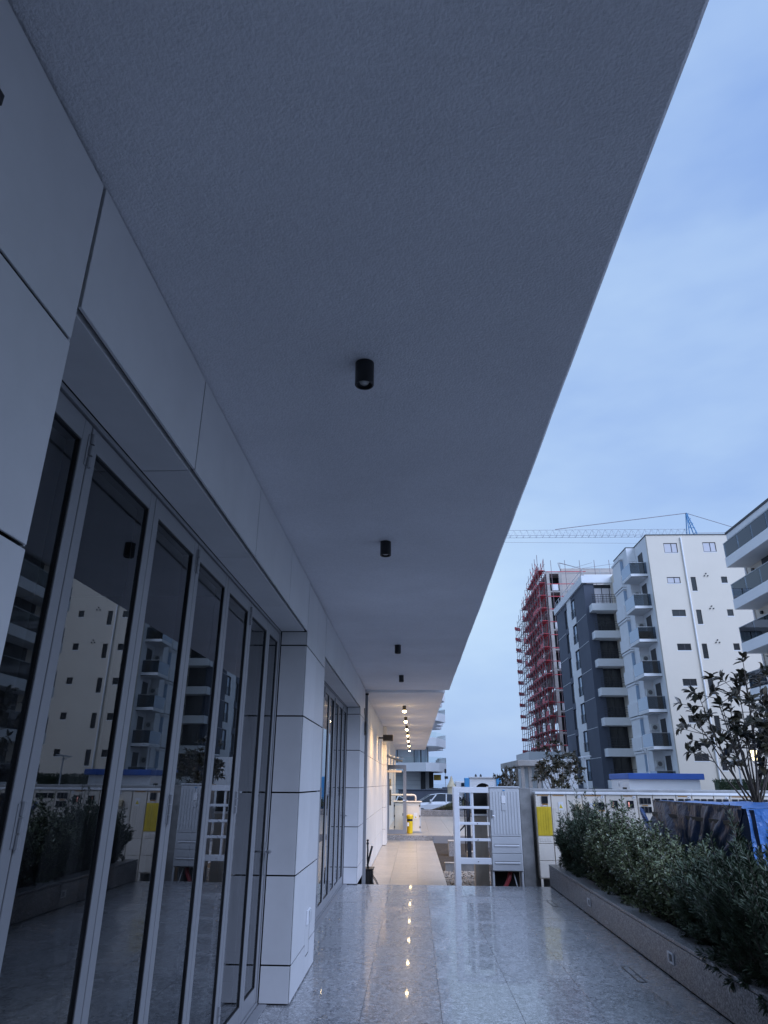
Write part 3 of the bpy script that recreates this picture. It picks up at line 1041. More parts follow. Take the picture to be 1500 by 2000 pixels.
# planter along the terrace
PX = 2.29
pl = thing('terrace_planter', 'long grey granite planter wall along the terrace', 'planter', (2.8, 4.0, 0))
bx('core', 'backing', pl, PX + .022, 2.49, -6, 13.0, 0.0, 0.296)
for j in range(13):
    y0, y1 = -5.9 + 1.46 * j, -5.9 + 1.46 * (j + 1)
    y1 = min(y1, 13.06)
    if y0 > 13: break
    bx('granite_slab', 'granite_p', pl, PX, PX + .02, y0 + .0015, y1 - .0015, 0.012, 0.296, c=.002)
    bx('capping_slab', 'granite_p', pl, PX - .006, 2.51, y0 + .0015, y1 - .0015, 0.304, 0.334, c=.003)
bx('end_slab', 'granite_p', pl, PX + .001, 3.40, 13.062, 13.085, -0.40, 0.296, c=.002)
bx('rear_wall', 'granite_p', pl, 3.22, 3.415, -5.9, 13.06, -0.3, 0.33, c=.003)
bx('soil', 'soil', pl, 2.515, 3.215, -5.9, 13.05, -0.3, 0.25)
for y, lab in ((10.26, 'small white step light in the planter wall, the farther one'), (7.21, 'small white step light in the planter wall, the nearer one')):
    t = thing('step_light', lab, 'step light', (PX, y, 0.12), 'step lights in the planter wall')
    f = MB()
    for (a, b, c_, d_) in ((-.075, -.055, -.045, .045), (.035, .075, -.045, .045), (-.055, .035, -.045, -.032), (-.055, .035, .028, .045)):
        f.box(PX - .012, PX - .0005, y + a, y + b, .168 + c_, .168 + d_, c=.002)
    f.build('frame', 'grp_w', t)
    bx('recess_shade', 'concrete_d', t, PX - .004, PX - .001, y - .054, y + .034, .168 - .031, .168 + .027)  # dark plate standing in for the shade inside the light's recess
for y0, y1, lab in ((7.10, 7.64, 'slim slot drain with black edges in the granite floor, nearer one'), (11.02, 11.55, 'slim slot drain with black edges in the granite floor, farther one')):
    t = thing('floor_drain', lab, 'drain', (1.98, (y0 + y1) / 2, 0), 'slot drains in the terrace floor')
    f = MB()
    f.box(1.945, 1.955, y0, y1, .0005, .0035)
    f.box(2.010, 2.022, y0, y1, .0005, .0035)
    f.box(1.956, 2.009, y1 - .012, y1, .0005, .0035)
    f.box(1.956, 2.009, y0, y0 + .012, .0005, .0035)
    f.build('slot', 'black', t)
    bx('cover', 'granite', t, 1.957, 2.008, y0 + .013, y1 - .013, .0005, .003)

SH = [
    ((2.72, 12.45, .25), 'dark needle leaved shrub beside the meter cabinet with the yellow panel', 'needle', 1.02, .50, .62),
    ((2.76, 11.45, .25), 'needle leaved shrub with tall shoots, second from the cabinet end of the planter', 'needle', 1.08, .50, .66),
    ((2.78, 10.35, .25), 'shrub with glossy upright shoots, third from the cabinet end of the planter', 'leaf', 1.10, .52, .68),
    ((2.80, 9.25, .25), 'small leaved shrub in front of the dark tarp end', 'leaf', .90, .54, .70),
    ((2.82, 8.10, .25), 'pale flecked small leaved shrub below the dark tarp', 'leaf', .82, .58, .74),
    ((2.80, 6.95, .25), 'needle leaved shrub in front of the blue tarp corner', 'needle', .86, .58, .74),
    ((2.60, 5.75, .25), 'drooping needle leaved shrub spilling over the planter edge nearest the camera', 'needle', .90, .66, .80),
    ((2.88, 4.55, .25), 'shrub at the right edge of the picture, nearest in the planter', 'leaf', .85, .50, .66),
    ((2.88, 3.20, .25), 'needle leaved shrub seen only mirrored in the first glass leaves', 'needle', .95, .50, .70),
]
for i, (loc, lab, kd, hg, sx, sy) in enumerate(SH):
    shrub(loc, lab, kd, 100 + i, hg, sx, sy, nst=(240 if i == 6 else 190) if kd == 'needle' else 200)
for i in range(5):
    x = 0.75 + .52 * i
    shrub((x, 40.8, .2), ['low shrub in the far plaza planter next to the pale gas cabinet', 'second low shrub in the far plaza planter', 'third low shrub in the far plaza planter',
                          'fourth low shrub in the far plaza planter, by the white frame', 'fifth low shrub in the far plaza planter, seen through the white frame'][i],
          'leaf', 300 + i, [.45, .62, .42, .70, .66][i], .28, .30, nst=40, group='shrubs in the far plaza planter')

# ================================================================ CABINETS AT THE END OF THE TERRACE
CB = -0.22
fr = thing('empty_cabinet_frame', 'white open cabinet frame without doors beside the grey cabinet', 'frame', (1.06, 13.9, CB))
bx('post', 'grp_w', fr, 0.735, 0.835, 13.72, 13.80, CB, 1.545, c=.004)
bx('post', 'grp_w', fr, 0.735, 0.835, 14.10, 14.16, CB, 1.545, c=.004)
bx('top_rail', 'grp_w', fr, 0.836, 1.385, 13.722, 13.80, 1.445, 1.543, c=.003)
for z in (1.17, 0.90, 0.63):
    bx('rail', 'grp_w', fr, 0.836, 1.385, 13.73, 13.79, z, z + .045, c=.003)
bx('wide_rail', 'grp_w', fr, 0.836, 1.385, 13.724, 13.80, 0.255, 0.355, c=.003)
bx('divider', 'grp_w', fr, 1.062, 1.10, 13.735, 13.785, 0.357, 1.443, c=.003)
for x, z in ((1.16, .653), (1.16, .922), (1.15, .30)):
    MB().tube((x, 13.722, z), (x, 13.716, z), .008).build('screw', 'black', fr)
MB().path([(.84, 13.95, .78), (.90, 13.93, .84), (.98, 13.92, .93), (1.04, 13.92, 1.06), (1.05, 13.93, 1.18), (1.00, 13.94, 1.29), (.92, 13.95, 1.33), (.84, 13.97, 1.29)], .013, n=8).build('cable_loop', 'black', fr, smooth=True)

gcab = thing('grey_cabinet', 'tall light grey electrical cabinet with a ribbed door on open legs', 'cabinet', (1.67, 13.95, CB))
bx('body', 'grp', gcab, 1.395, 1.955, 13.765, 14.10, 0.14, 1.535, c=.006)
bx('lid', 'grp', gcab, 1.385, 1.965, 13.735, 14.12, 1.537, 1.562, c=.004)
dr = bx('door', 'grp', gcab, 1.405, 1.945, 13.742, 13.763, 0.715, 1.525, c=.004)
for k in range(9):
    x = 1.46 + .055 * k
    bx('rib', 'grp', dr, x, x + .026, 13.737, 13.7415, 0.75, 1.47, c=.002)
bx('handle', 'chrome', dr, 1.425, 1.447, 13.722, 13.7365, 1.02, 1.16, c=.004)
MB().tube((1.436, 13.715, 1.06), (1.475, 13.715, 1.05), .008).build('handle_lever', 'chrome', dr)
bx('label_plate', 'sticker', dr, 1.62, 1.69, 13.731, 13.7365, 1.27, 1.40)
bx('label_plate', 'grp', dr, 1.62, 1.69, 13.732, 13.7365, 1.15, 1.245)
bx('seal_mark', MAT['arch_b'], dr, 1.65, 1.69, 13.733, 13.7365, 1.485, 1.50)
for z0, z1 in ((.435, .708), (.155, .428)):
    p = bx('base_panel', 'grp', gcab, 1.405, 1.945, 13.742, 13.763, z0, z1, c=.004)
    bx('grip_slot', 'concrete_d', p, 1.45, 1.90, 13.7385, 13.7415, z0 + .145, z0 + .155)
    bx('grip_lip', 'grp_w', p, 1.45, 1.90, 13.730, 13.7415, z0 + .112, z0 + .140, c=.004)
for x in (1.397, 1.917):
    bx('leg', 'grp', gcab, x, x + .036, 13.768, 13.80, CB, 0.139, c=.003)
    bx('leg', 'grp', gcab, x, x + .036, 14.06, 14.095, CB, 0.139, c=.003)
bx('back_sheet', 'darkvoid', gcab, 1.44, 1.91, 14.04, 14.055, CB, .138)
MB().path([(1.56, 13.85, -.24), (1.62, 13.86, -.12), (1.70, 13.87, .02), (1.74, 13.9, .138)], .038, n=12).build('conduit', 'redpipe', gcab, smooth=True)
MB().path([(1.88, 13.84, -.22), (1.83, 13.85, -.08), (1.79, 13.87, .10)], .010, n=6).build('cable', 'grp_w', gcab, smooth=True)

cp = thing('concrete_post', 'weathered concrete post with open black box behind the white frame', 'post', (1.25, 14.4, -0.3))
bx('shaft', 'postc', cp, 1.13, 1.385, 14.22, 14.5, -.32, 1.03, c=.01)
bx('cap', 'white', cp, 1.10, 1.39, 14.18, 14.52, 1.031, 1.065, c=.005)
bx('box', 'darkvoid', cp, 1.12, 1.388, 14.24, 14.5, 1.067, 1.46)
cd = thing('corrugated_conduit', 'dark corrugated conduit rising behind the white frame', 'conduit', (1.03, 14.3, -0.2))
MB().lathe(1.035, 14.3, [(r, .30 + .011 * k) for k in range(112) for r in ((.044,) if k % 2 else (.036,))], 12).build('tube', 'slate', cd)
MB().tube((.97, 14.28, .40), (.97, 14.28, 1.42), .012).build('rod', 'black', cd)
for (x0, x1, y0, y1, z0, z1, mm, lb) in ((.70, 1.55, 17.45, 17.57, -.40, -.08, 'concrete_d', 'low dark concrete kerb behind the white frame'),
                                         (.95, 1.24, 21.0, 21.4, -.29, .12, 'granite_p', 'loose granite block on the soil, the farther one'),
                                         (1.30, 1.60, 18.6, 18.9, -.29, .05, 'concrete', 'loose concrete block on the soil behind the low kerb')):
    t = thing('stone_block', lb, 'block', ((x0 + x1) / 2, (y0 + y1) / 2, z0))
    bx('block', mm, t, x0, x1, y0, y1, z0, z1 - .022, c=.01)
    bx('top_slab', 'path', t, x0 - .01, x1 + .01, y0 - .01, y1 + .01, z1 - .02, z1, c=.004)

cw = thing('concrete_wall', 'rough grey concrete wall behind the row of meter cabinets', 'wall', (8, 14.4, -0.3))
bx('wall', 'concrete', cw, 1.985, 9.2, 14.22, 14.50, -.32, 1.525, c=.01)
bx('end_face', 'concrete_d', cw, 1.985, 2.20, 13.95, 14.215, -.32, 1.535, c=.008)

CY = 13.86


def meter_cab(x0, wd, label, feats, idx):
    t = thing('meter_cabinet', label, 'cabinet', (x0 + wd / 2, CY, CB), 'meter cabinets in a row')
    x1 = x0 + wd
    bx('body', 'beige', t, x0 + .002, x1 - .002, CY + .012, 14.16, 0.02, 1.43, c=.004)
    bx('top_cap', 'white', t, x0 + .0005, x1 - .0005, CY - .025, 14.18, 1.432, 1.470, c=.003)
    d = bx('door', 'beige', t, x0 + .008, x1 - .008, CY - .006, CY + .0115, .60, 1.425, c=.003)
    nr = max(3, int(wd / .055))
    for k in range(nr):
        xa = x0 + .03 + (wd - .06) * (k + .1) / nr
        bx('rib', 'beige' if 'yellow' not in feats else 'beige', d, xa, xa + (wd - .06) / nr * .72, CY - .010, CY - .0065, .63, 1.20 if 'yellow' not in feats else .69, c=.0015)
    for z0, z1 in ((.32, .59), (.04, .31)):
        bx('base_panel', 'beige', t, x0 + .008, x1 - .008, CY - .006, CY + .0115, z0, z1, c=.003)
    bx('leg', 'beige', t, x0 + .01, x0 + .05, CY, CY + .04, CB, .019)
    bx('leg', 'beige', t, x1 - .05, x1 - .01, CY, CY + .04, CB, .019)
    if 'yellow' in feats:
        y = bx('yellow_panel', 'yellow', t, x0 + .012, x1 - .010, CY - .013, CY - .0065, .725, 1.215, c=.002)
        for k in range(5):
            xa = x0 + .03 + k * (wd - .06) / 5
            bx('rib', 'yellow', y, xa, xa + (wd - .06) / 5 * .7, CY - .0165, CY - .0135, .74, 1.20, c=.001)
    if 'orange' in feats:
        bx('orange_strip', 'orange', t, x0 + .04, x1 - .04, CY - .0105, CY - .0065, 1.405, 1.418)

    def window(cx, cz, w, h, lit=False, sub=True):
        f = MB()
        for a in ((cx - w / 2, cx - w / 2 + .012, cz - h / 2, cz + h / 2), (cx + w / 2 - .012, cx + w / 2, cz - h / 2, cz + h / 2),
                  (cx - w / 2 + .012, cx + w / 2 - .012, cz - h / 2, cz - h / 2 + .012), (cx - w / 2 + .012, cx + w / 2 - .012, cz + h / 2 - .012, cz + h / 2)):
            f.box(a[0], a[1], CY - .022, CY - .0105, a[2], a[3])
        wo = f.build('meter_window', 'winframe', t)
        bx('pane', 'pane', wo, cx - w / 2 + .012, cx + w / 2 - .012, CY - .015, CY - .0108, cz - h / 2 + .012, cz + h / 2 - .012)
        if lit:
            bx('indicator', 'led', wo, cx - w * .32, cx - w * .16, CY - .017, CY - .0155, cz - .01, cz + h * .3)
            bx('indicator', 'led', wo, cx - w * .32, cx - w * .20, CY - .017, CY - .0155, cz - h * .35, cz - h * .15)
        return wo
    cx = (x0 + x1) / 2
    if 'win' in feats:
        window(cx + .03, 1.335, .115, .125)
        bx('orange_strip', 'orange', t, cx - .02, cx + .085, CY - .0125, CY - .0105, 1.248, 1.266)
    if 'winlow' in feats:
        window(x1 - .09, 1.235, .115, .125)
        bx('orange_strip', 'orange', t, x1 - .145, x1 - .03, CY - .0125, CY - .0105, 1.148, 1.164)
    if 'lit' in feats:
        window(cx + .01, 1.27, .12, .125, True)
    if 'six' in feats:
        for r in range(2):
            for k in range(3):
                window(x0 + .075 + .07 * k, 1.33 - .15 * r, .06, .105)
        bx('orange_strip', 'orange', t, x0 + .08, x1 - .10, CY - .0125, CY - .0105, 1.245, 1.258)
    if 'row' in feats:
        k = 0
        while x0 + .08 + k * .125 < x1 - .05:
            window(x0 + .085 + .125 * k, 1.33, .10, .085)
            k += 1
    if 'symbols' in feats:
        for k, mm in enumerate(('pink', 'sticker', 'symy')):
            xa = (x0 + .10 if 'yellow' in feats else x0 + .09) + k * .05
            s_ = bx('warning_sticker', 'sticker', t, xa, xa + .043, CY - .0125, CY - .0105, 1.222 if 'yellow' not in feats else 1.224, 1.285 if 'yellow' not in feats else 1.243)
            bx('warning_mark', mm, s_, xa + .01, xa + .033, CY - .0140, CY - .0130, 1.240 if 'yellow' not in feats else 1.228, 1.272 if 'yellow' not in feats else 1.24)
    if 'triangle' in feats:
        s_ = bx('warning_sticker', 'sticker', t, x0 + .13, x0 + .22, CY - .0125, CY - .0105, 1.16, 1.30)
        MB().add([(x0 + .14, CY - .0132, 1.19), (x0 + .21, CY - .0132, 1.19), (x0 + .175, CY - .0132, 1.265)], [(0, 1, 2)]).build('warning_mark', 'symy', s_)
    if 'box' in feats:
        bx('junction_box', 'gold', t, cx + .01, cx + .12, CY - .075, CY - .0105, 1.15, 1.27, c=.008)
    if 'dot' in feats:
        s_ = bx('round_sticker', 'sticker', t, x1 - .08, x1 - .03, CY - .0125, CY - .0105, 1.365, 1.415)
        bx('warning_mark', 'black', s_, x1 - .062, x1 - .05, CY - .0138, CY - .0128, 1.38, 1.40)
    return t


ORD = ['first', 'second', 'third', 'fourth', 'fifth', 'sixth', 'seventh', 'eighth', 'ninth', 'tenth', 'eleventh', 'twelfth', 'thirteenth', 'fourteenth', 'fifteenth', 'sixteenth', 'seventeenth', 'eighteenth']
x = 2.262
FE = [(.29, {'win', 'yellow', 'symbols', 'orange'}, 'beige meter cabinet with a yellow panel at the concrete wall end'),
      (.285, {'triangle', 'orange'}, 'beige meter cabinet with a yellow triangle sticker, next to the yellow panelled one'),
      (.295, {'box', 'dot'}, 'beige meter cabinet with a small yellowish junction box on its door'),
      (.43, {'winlow', 'symbols', 'orange', 'dot'}, 'wide beige meter cabinet with three warning stickers and one dark window'),
      (.295, {'lit', }, 'beige meter cabinet with red lit meter window, next to the wide one'),
      (.288, {'lit', 'orange', 'dot'}, 'beige meter cabinet with red lit meter window, next to the six small meters'),
      (.285, {'six'}, 'beige meter cabinet with six small meter windows in two rows'),
      (.43, {'row'}, None), (.29, {'row', 'dot', 'orange'}, None), (.40, {'row'}, None), (.29, {'row', 'dot'}, None), (.42, {'row', 'orange'}, None), (.40, {'row'}, None),
      (.29, {'six', 'triangle'}, None), (.43, {'row'}, None), (.43, {'row', 'dot'}, None), (.30, {'six'}, None), (.43, {'row'}, None)]
for i, (wd, ft, lab) in enumerate(FE):
    if lab is None:
        lab = f'beige meter cabinet above and behind the tarp, {ORD[i]} from the concrete wall end'
    meter_cab(x, wd, lab, ft, i)
    x += wd
# ---------------------------------------------------------------- tarp covered object
tp = thing('tarp_cover', 'blue and black tarpaulin draped over a boxy load behind the planter', 'tarpaulin', (4.6, 9.8, 0))
X0, X1, Y0, Y1, ZT = 3.62, 5.7, 8.25, 11.25, 1.39


def sheet(nu, nv, fn):
    m = MB()
    vs = [fn(u / (nu - 1), v / (nv - 1)) for v in range(nv) for u in range(nu)]
    fs = [(v * nu + u, v * nu + u + 1, (v + 1) * nu + u + 1, (v + 1) * nu + u) for v in range(nv - 1) for u in range(nu - 1)]
    return m.add(vs, fs)


def wob(a, b):
    return .5 * math.sin(a * 7.3 + 1.3 * math.sin(b * 5)) + .3 * math.sin(a * 17 + b * 9) + .2 * math.sin(b * 23 - a * 11)


sheet(26, 26, lambda u, v: (X0 - .02 + (X1 - X0 + .04) * u, Y0 - .02 + (Y1 - Y0 + .04) * v, ZT + .012 * wob(u * 3, v * 3) - .05 * math.sin(math.pi * u) * math.sin(math.pi * v) - (.02 if u in (0, 1) or v in (0, 1) else 0))).build('top_sheet', 'tarp', tp, smooth=True)


def flap_left(u, v):     # hangs from the edge facing the planter, gathered to a low point
    low = 1.0 - 0.25 * abs(u - .42)
    z = ZT - .02 - v * low
    yy = Y0 + (Y1 - Y0) * (.42 + (u - .42) * (1 - .12 * v))
    ang = math.atan2((u - .42) * 3.0, 1.35 - v)          # folds radiate towards the low gathering point
    fold = math.sin(ang * 19) * .5 + math.sin(ang * 43 + 1.1) * .3 + .35 * math.sin(v * 13 + u * 21)
    return (X0 - .03 - .12 * math.sin(v * 2.2) - (.020 + .075 * v) * fold, yy, z)


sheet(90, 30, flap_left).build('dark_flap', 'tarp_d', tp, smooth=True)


def flap_band(u, v):
    return (X0 - .028 - .012 * wob(u * 9, v), Y0 + (Y1 - Y0) * u, ZT + .006 - (.10 + .03 * wob(u * 4, 2.0)) * v)


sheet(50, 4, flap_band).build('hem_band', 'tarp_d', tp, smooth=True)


def flap_front(u, v):
    xx = X0 + (X1 - X0) * u
    return (xx + .10 * v * (u - .5), Y0 - .03 - .10 * v - (.02 + .06 * v) * wob(u * 5 + v * .7, v * .7), ZT - .02 - v * (1.22 + .08 * math.sin(u * 9)))


sheet(60, 26, flap_front).build('front_flap', 'tarp', tp, smooth=True)


def fold_tri(u, v):      # loose folded corner below the diagonal from the far top corner to the gathering point
    ya, za = Y1 + .02 - 1.75 * v, ZT - .10 - .78 * v
    yb, zb = Y1 + .02 - 1.30 * v, ZT - .14 - 1.05 * v
    w_ = .05 * math.sin(v * 21 + u * 6) * v * .5 + .03 * math.sin(u * 9 + v * 5)
    return (X0 - .20 - .10 * math.sin(v * 1.7) - w_, ya + (yb - ya) * u, za + (zb - za) * u)


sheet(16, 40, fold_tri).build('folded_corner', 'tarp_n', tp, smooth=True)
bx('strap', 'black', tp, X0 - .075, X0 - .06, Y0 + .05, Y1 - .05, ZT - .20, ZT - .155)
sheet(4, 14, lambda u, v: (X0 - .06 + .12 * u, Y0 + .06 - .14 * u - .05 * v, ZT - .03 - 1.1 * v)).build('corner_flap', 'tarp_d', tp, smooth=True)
bx('load', 'darkvoid', tp, X0 + .06, X1 - .05, Y0 + .06, Y1 - .05, -.018, ZT - .09)


# ---------------------------------------------------------------- magnolia trees
def magnolia(loc, label, H, seed, spread, nbr, leafn, lsz):
    R = np.random.default_rng(seed)
    t = thing('magnolia_tree', label, 'tree', loc, 'young magnolia trees')
    x0, y0, z0 = loc
    tr = MB()
    fork = z0 + H * .40
    tr.path([(x0, y0, z0), (x0 + .01, y0, z0 + H * .2), (x0 + .0, y0 + .01, fork)], [.055 * H / 4, .045 * H / 4, .042 * H / 4], n=10)
    tr.build('trunk', 'bark', t, smooth=True)
    br = MB()
    P, D, N, L = [], [], [], []
    for i in range(nbr):
        a = 2 * math.pi * i / nbr + R.uniform(-.4, .4)
        rr = spread * R.uniform(.25, 1.0)
        zt = z0 + H * (R.uniform(.60, 1.0) if i > 2 else R.uniform(.9, 1.0))
        zt = min(zt, z0 + H * (1.05 - .28 * (rr / spread) ** 2))
        tip = np.array([x0 + rr * math.cos(a), y0 + rr * math.sin(a), zt])
        b0 = np.array([x0, y0, fork - R.uniform(0, .10) * H])
        md = (b0 + tip) / 2 + np.array([.16 * rr * math.cos(a), .16 * rr * math.sin(a), -.02 * H]) + R.normal(0, .03, 3)
        bez = lambda q: (1 - q) ** 2 * b0 + 2 * q * (1 - q) * md + q * q * tip
        k = H / 4
        br.path([tuple(bez(q)) for q in (0, .25, .5, .75, 1)], [.019 * k, .015 * k, .012 * k, .009 * k, .006 * k], n=6, cap=False)
        ends = [(tip, tip - md)]
        for j in range(int(R.integers(3, 6))):
            q = R.uniform(.5, .95)
            p = bez(q)
            dv = R.normal(0, 1, 3) * np.array([1, 1, .5]) + np.array([.4 * math.cos(a), .4 * math.sin(a), .7])
            dv /= np.linalg.norm(dv)
            e = p + dv * R.uniform(.10, .26) * H * .32 * 2
            br.path([tuple(p), tuple((p + e) / 2 + R.normal(0, .012, 3)), tuple(e)], [.008 * k, .006 * k, .004 * k], n=5, cap=False)
            ends.append((e, dv))
        for e, dv in ends:
            dv = dv / np.linalg.norm(dv)
            for q in range(int(leafn * R.uniform(.6, 1.3))):
                rv = R.normal(0, 1, 3)
                rv -= dv * rv.dot(dv) * .9
                rv /= np.linalg.norm(rv)
                d = dv * R.uniform(.0, .8) + rv * R.uniform(.7, 1.1) + np.array([0, 0, R.uniform(-.25, .25)])
                P.append(np.array(e) - dv * R.uniform(0, .11) * H * .3)
                D.append(d)
                N.append(R.normal(0, .4, 3) + np.array([0, 0, 1.0]) + dv * .6)
                L.append(lsz * R.uniform(.7, 1.15))
    br.build('branches', 'bark', t, smooth=True)
    leaves_mesh('crown', P, D, N, L, .46, 'leaf_m', t, fold=.22)
    return t


magnolia((5.36, 11.75, -0.02), 'magnolia tree with several thin stems rising behind the blue tarp', 3.62, 11, .97, 18, 12, .165)
magnolia((4.85, 24.6, -0.30), 'bushy magnolia tree behind the concrete wall in front of the slate building', 3.25, 23, .82, 18, 14, .165)
magnolia((3.72, 29.8, -0.30), 'small magnolia top showing above the grey cabinet', 2.75, 37, .36, 10, 10, .15)
magnolia((11.5, 16.0, -0.30), 'magnolia tree beyond the picture edge, mirrored in the glass', 3.7, 41, .95, 16, 9, .155)

# ================================================================ CREAM APARTMENT BLOCK
FLZ = [22.7 - 3.06 * i for i in range(8)]           # heads of the window rows


def window(par, kind, x0, x1, z0, z1, y, pane='pane', split=None, nm='window'):
    f = MB()
    t = .06
    f.box(x0, x0 + t, y - .012, y + .06, z0, z1)
    f.box(x1 - t, x1, y - .012, y + .06, z0, z1)
    f.box(x0 + t, x1 - t, y - .012, y + .06, z0, z0 + t)
    f.box(x0 + t, x1 - t, y - .012, y + .06, z1 - t, z1)
    if split:
        xm = x0 + (x1 - x0) * split
        f.box(xm - .04, xm + .04, y - .010, y + .05, z0 + t, z1 - t)
    w_ = f.build(nm, 'winframe', par)
    if split:
        bx('pane', pane, w_, x0 + t, xm - .04, y - .004, y + .03, z0 + t, z1 - t)
        bx('pane', pane, w_, xm + .04, x1 - t, y - .004, y + .03, z0 + t, z1 - t)
    else:
        bx('pane', pane, w_, x0 + t, x1 - t, y - .004, y + .03, z0 + t, z1 - t)
    bx('sill', 'creamw', w_, x0 - .05, x1 + .05, y - .07, y - .002, z0 - .06, z0 - .002)
    return w_


def wall_holes_front(m, x0, x1, z0, z1, y, holes, th=.3):
    """front wall facing -y with rectangular openings, made of boxes"""
    xs_ = sorted({x0, x1, *[h[0] for h in holes], *[h[1] for h in holes]})
    for a, b in zip(xs_[:-1], xs_[1:]):
        hs = sorted([(h[2], h[3]) for h in holes if h[0] <= a + 1e-6 and h[1] >= b - 1e-6])
        z = z0
        for lo, hi in hs:
            if lo > z: m.box(a, b, y, y + th, z, lo)
            z = hi
        if z < z1: m.box(a, b, y, y + th, z, z1)


cb = thing('cream_apartment_block', 'tall cream apartment block with small dark windows and stepped glass balconies', 'building', (28, 66, -0.4))
wins = []
for i, zt in enumerate(FLZ):
    if i == 0:
        wins += [(23.53, 24.78, 21.75, zt, .56, 'pane_l'), (27.13, 28.33, 21.82, zt + .06, .56, 'pane_l')]
    else:
        if zt < 1: continue
        z2 = 19.40 - 3.06 * (i - 1)
        wins += [(23.38, 24.58, z2 - .60, z2, .55, 'pane_l' if i == 1 else 'pane'),
                 (25.52, 25.98, z2 - 1.32, z2, None, 'pane'),
                 (28.26, 28.80, z2 - .58, z2 + .02, None, 'pane')]
m = MB()
wall_holes_front(m, 22.02, 40.0, -.4, 23.48, 61.0, [(w_[0], w_[1], w_[2], w_[3]) for w_ in wins])
m.build('front_wall', 'cream', cb)
bx('body', 'cream', cb, 22.33, 40.0, 61.31, 80, -.4, 23.40)
bx('side_wall', 'creamw', cb, 22.02, 22.32, 61.31, 64.62, -.4, 23.47)  # paler colour on side, wing and bays makes up for weaker light
bx('roof_edge', 'winframe', cb, 21.97, 40.05, 60.95, 64.6, 23.485, 23.56)
bx('wing', 'creamw', cb, 21.20, 22.325, 64.63, 69.0, -.4, 23.45)
bx('roof_edge', 'winframe', cb, 21.15, 22.3, 64.61, 69.05, 23.46, 23.53)
for i, w_ in enumerate(wins):
    window(cb, 'w', w_[0], w_[1], w_[2], w_[3], 61.06, w_[5], w_[4])
MB().tube((25.17, 60.94, -.3), (25.17, 60.94, 23.25), .075, n=8).build('downpipe', 'creamw', cb)
for i in range(1, 4):
    z2 = 19.5 - 3.06 * (i - 1)
    for dx, dz in ((0, 0), (.16, .22), (.30, 0)):
        MB().tube((26.8 + dx, 60.93, z2 + dz), (26.8 + dx, 60.999, z2 + dz), .06, n=8).build('vent', 'winframe', cb)
for i in range(8):
    zf = 20.0 - 3.06 * i                            # balcony slab top
    if zf < -.2: break
    b_ = MB().box(20.45, 22.015, 61.9, 64.62, zf - .28, zf, c=.01).build('balcony', 'creamw', cb)
    bx('soffit_trim', 'winframe', b_, 20.44, 22.01, 61.88, 61.898, zf - .33, zf - .25)
    bx('glass_panel', 'glass_balc', b_, 20.47, 22.0, 61.93, 61.945, zf + .02, zf + 1.08)
    bx('glass_panel', 'glass_blue', b_, 20.46, 20.475, 61.96, 64.6, zf + .02, zf + 1.08)
    bx('hand_rail', 'steel', b_, 20.45, 22.01, 61.91, 61.965, zf + 1.085, zf + 1.12)
    bx('balcony_door', 'winframe', cb, 21.99, 22.018, 62.6, 63.9, zf + .02, zf + 2.35)
    a_ = bx('air_conditioner', 'ac', cb, 21.30, 22.0, 64.36, 64.62, zf + 1.45, zf + 2.0, c=.02)
    MB().tube((21.62, 64.352, zf + 1.72), (21.62, 64.34, zf + 1.72), .2, n=14).build('fan_grille', 'concrete_d', a_)
    # bay on the side wing
    bx('bay', 'creamw', cb, 20.78, 21.198, 66.0, 68.9, zf - .15, zf + 1.05, c=.01)
    bw = bx('bay_window', 'creamw', cb, 20.92, 21.198, 66.15, 68.8, zf + 1.06, zf + 2.66)
    bx('pane', 'glass_blue', bw, 20.90, 21.19, 66.10, 66.148, zf + 1.08, zf + 2.55)
    bx('bay_head', 'creamw', cb, 20.84, 21.198, 65.95, 68.9, zf + 2.67, zf + 2.84)
for i, (x0, zf) in enumerate(((21.0, 13.5), )):
    bx('stored_goods', 'black', cb, 20.6, 21.7, 62.3, 63.2, 13.90, 14.7, c=.15)

# ================================================================ SLATE APARTMENT BLOCK
db = thing('slate_apartment_block', 'slate grey apartment block with white balcony bands and dark glazing', 'building', (24, 80, -0.4))
DX, DY = 19.25, 74.6
bx('body', 'darkr', db, DX + .33, 34, DY + .6, 90.2, -.4, 22.6)
# left wall with window openings
holesA, holesB = [], []
for i in range(8):
    zt = 21.95 - 3.0 * i
    if zt < 1.5: break
    holesA.append((83.6, 85.4, zt - 2.3, zt))
    holesB.append((79.5, 81.4, zt + .05 - 2.0, zt + .25))
m = MB()
ysl = [DY, 79.5, 81.4, 83.6, 85.4, 90.2]
for a, b in zip(ysl[:-1], ysl[1:]):
    hs = sorted([(h[2], h[3]) for h in holesA + holesB if h[0] <= a + 1e-6 and h[1] >= b - 1e-6])
    z = -.4
    for lo, hi in hs:
        if lo > z: m.box(DX, DX + .32, a, b, z, lo)
        z = hi
    m.box(DX, DX + .32, a, b, z, 22.66)
m.build('side_wall', 'darkr', db)
bx('white_band', 'creamw', db, DX - .05, DX - .002, 81.42, 83.58, -.4, 22.66)
for h in holesB:
    bx('white_panel', 'creamw', db, DX - .05, DX - .002, 79.45, 81.41, h[2] - .80, h[2])
    w_ = bx('window', 'winframe', db, DX + .16, DX + .24, h[0] + .02, h[1] - .02, h[2] + .02, h[3] - .02)
    bx('pane', 'glass_blue', w_, DX + .10, DX + .155, h[0] + .9, h[1] - .1, h[2] + .1, h[3] - .1)
    r_ = MB()
    for k in range(6):
        r_.box(DX - .10, DX - .07, h[0] + .1 + .34 * k, h[0] + .13 + .34 * k, h[2], h[2] + .9)
    r_.box(DX - .10, DX - .07, h[0] + .05, h[1], h[2] + .9, h[2] + .95)
    r_.build('window_rail', 'winframe', db)
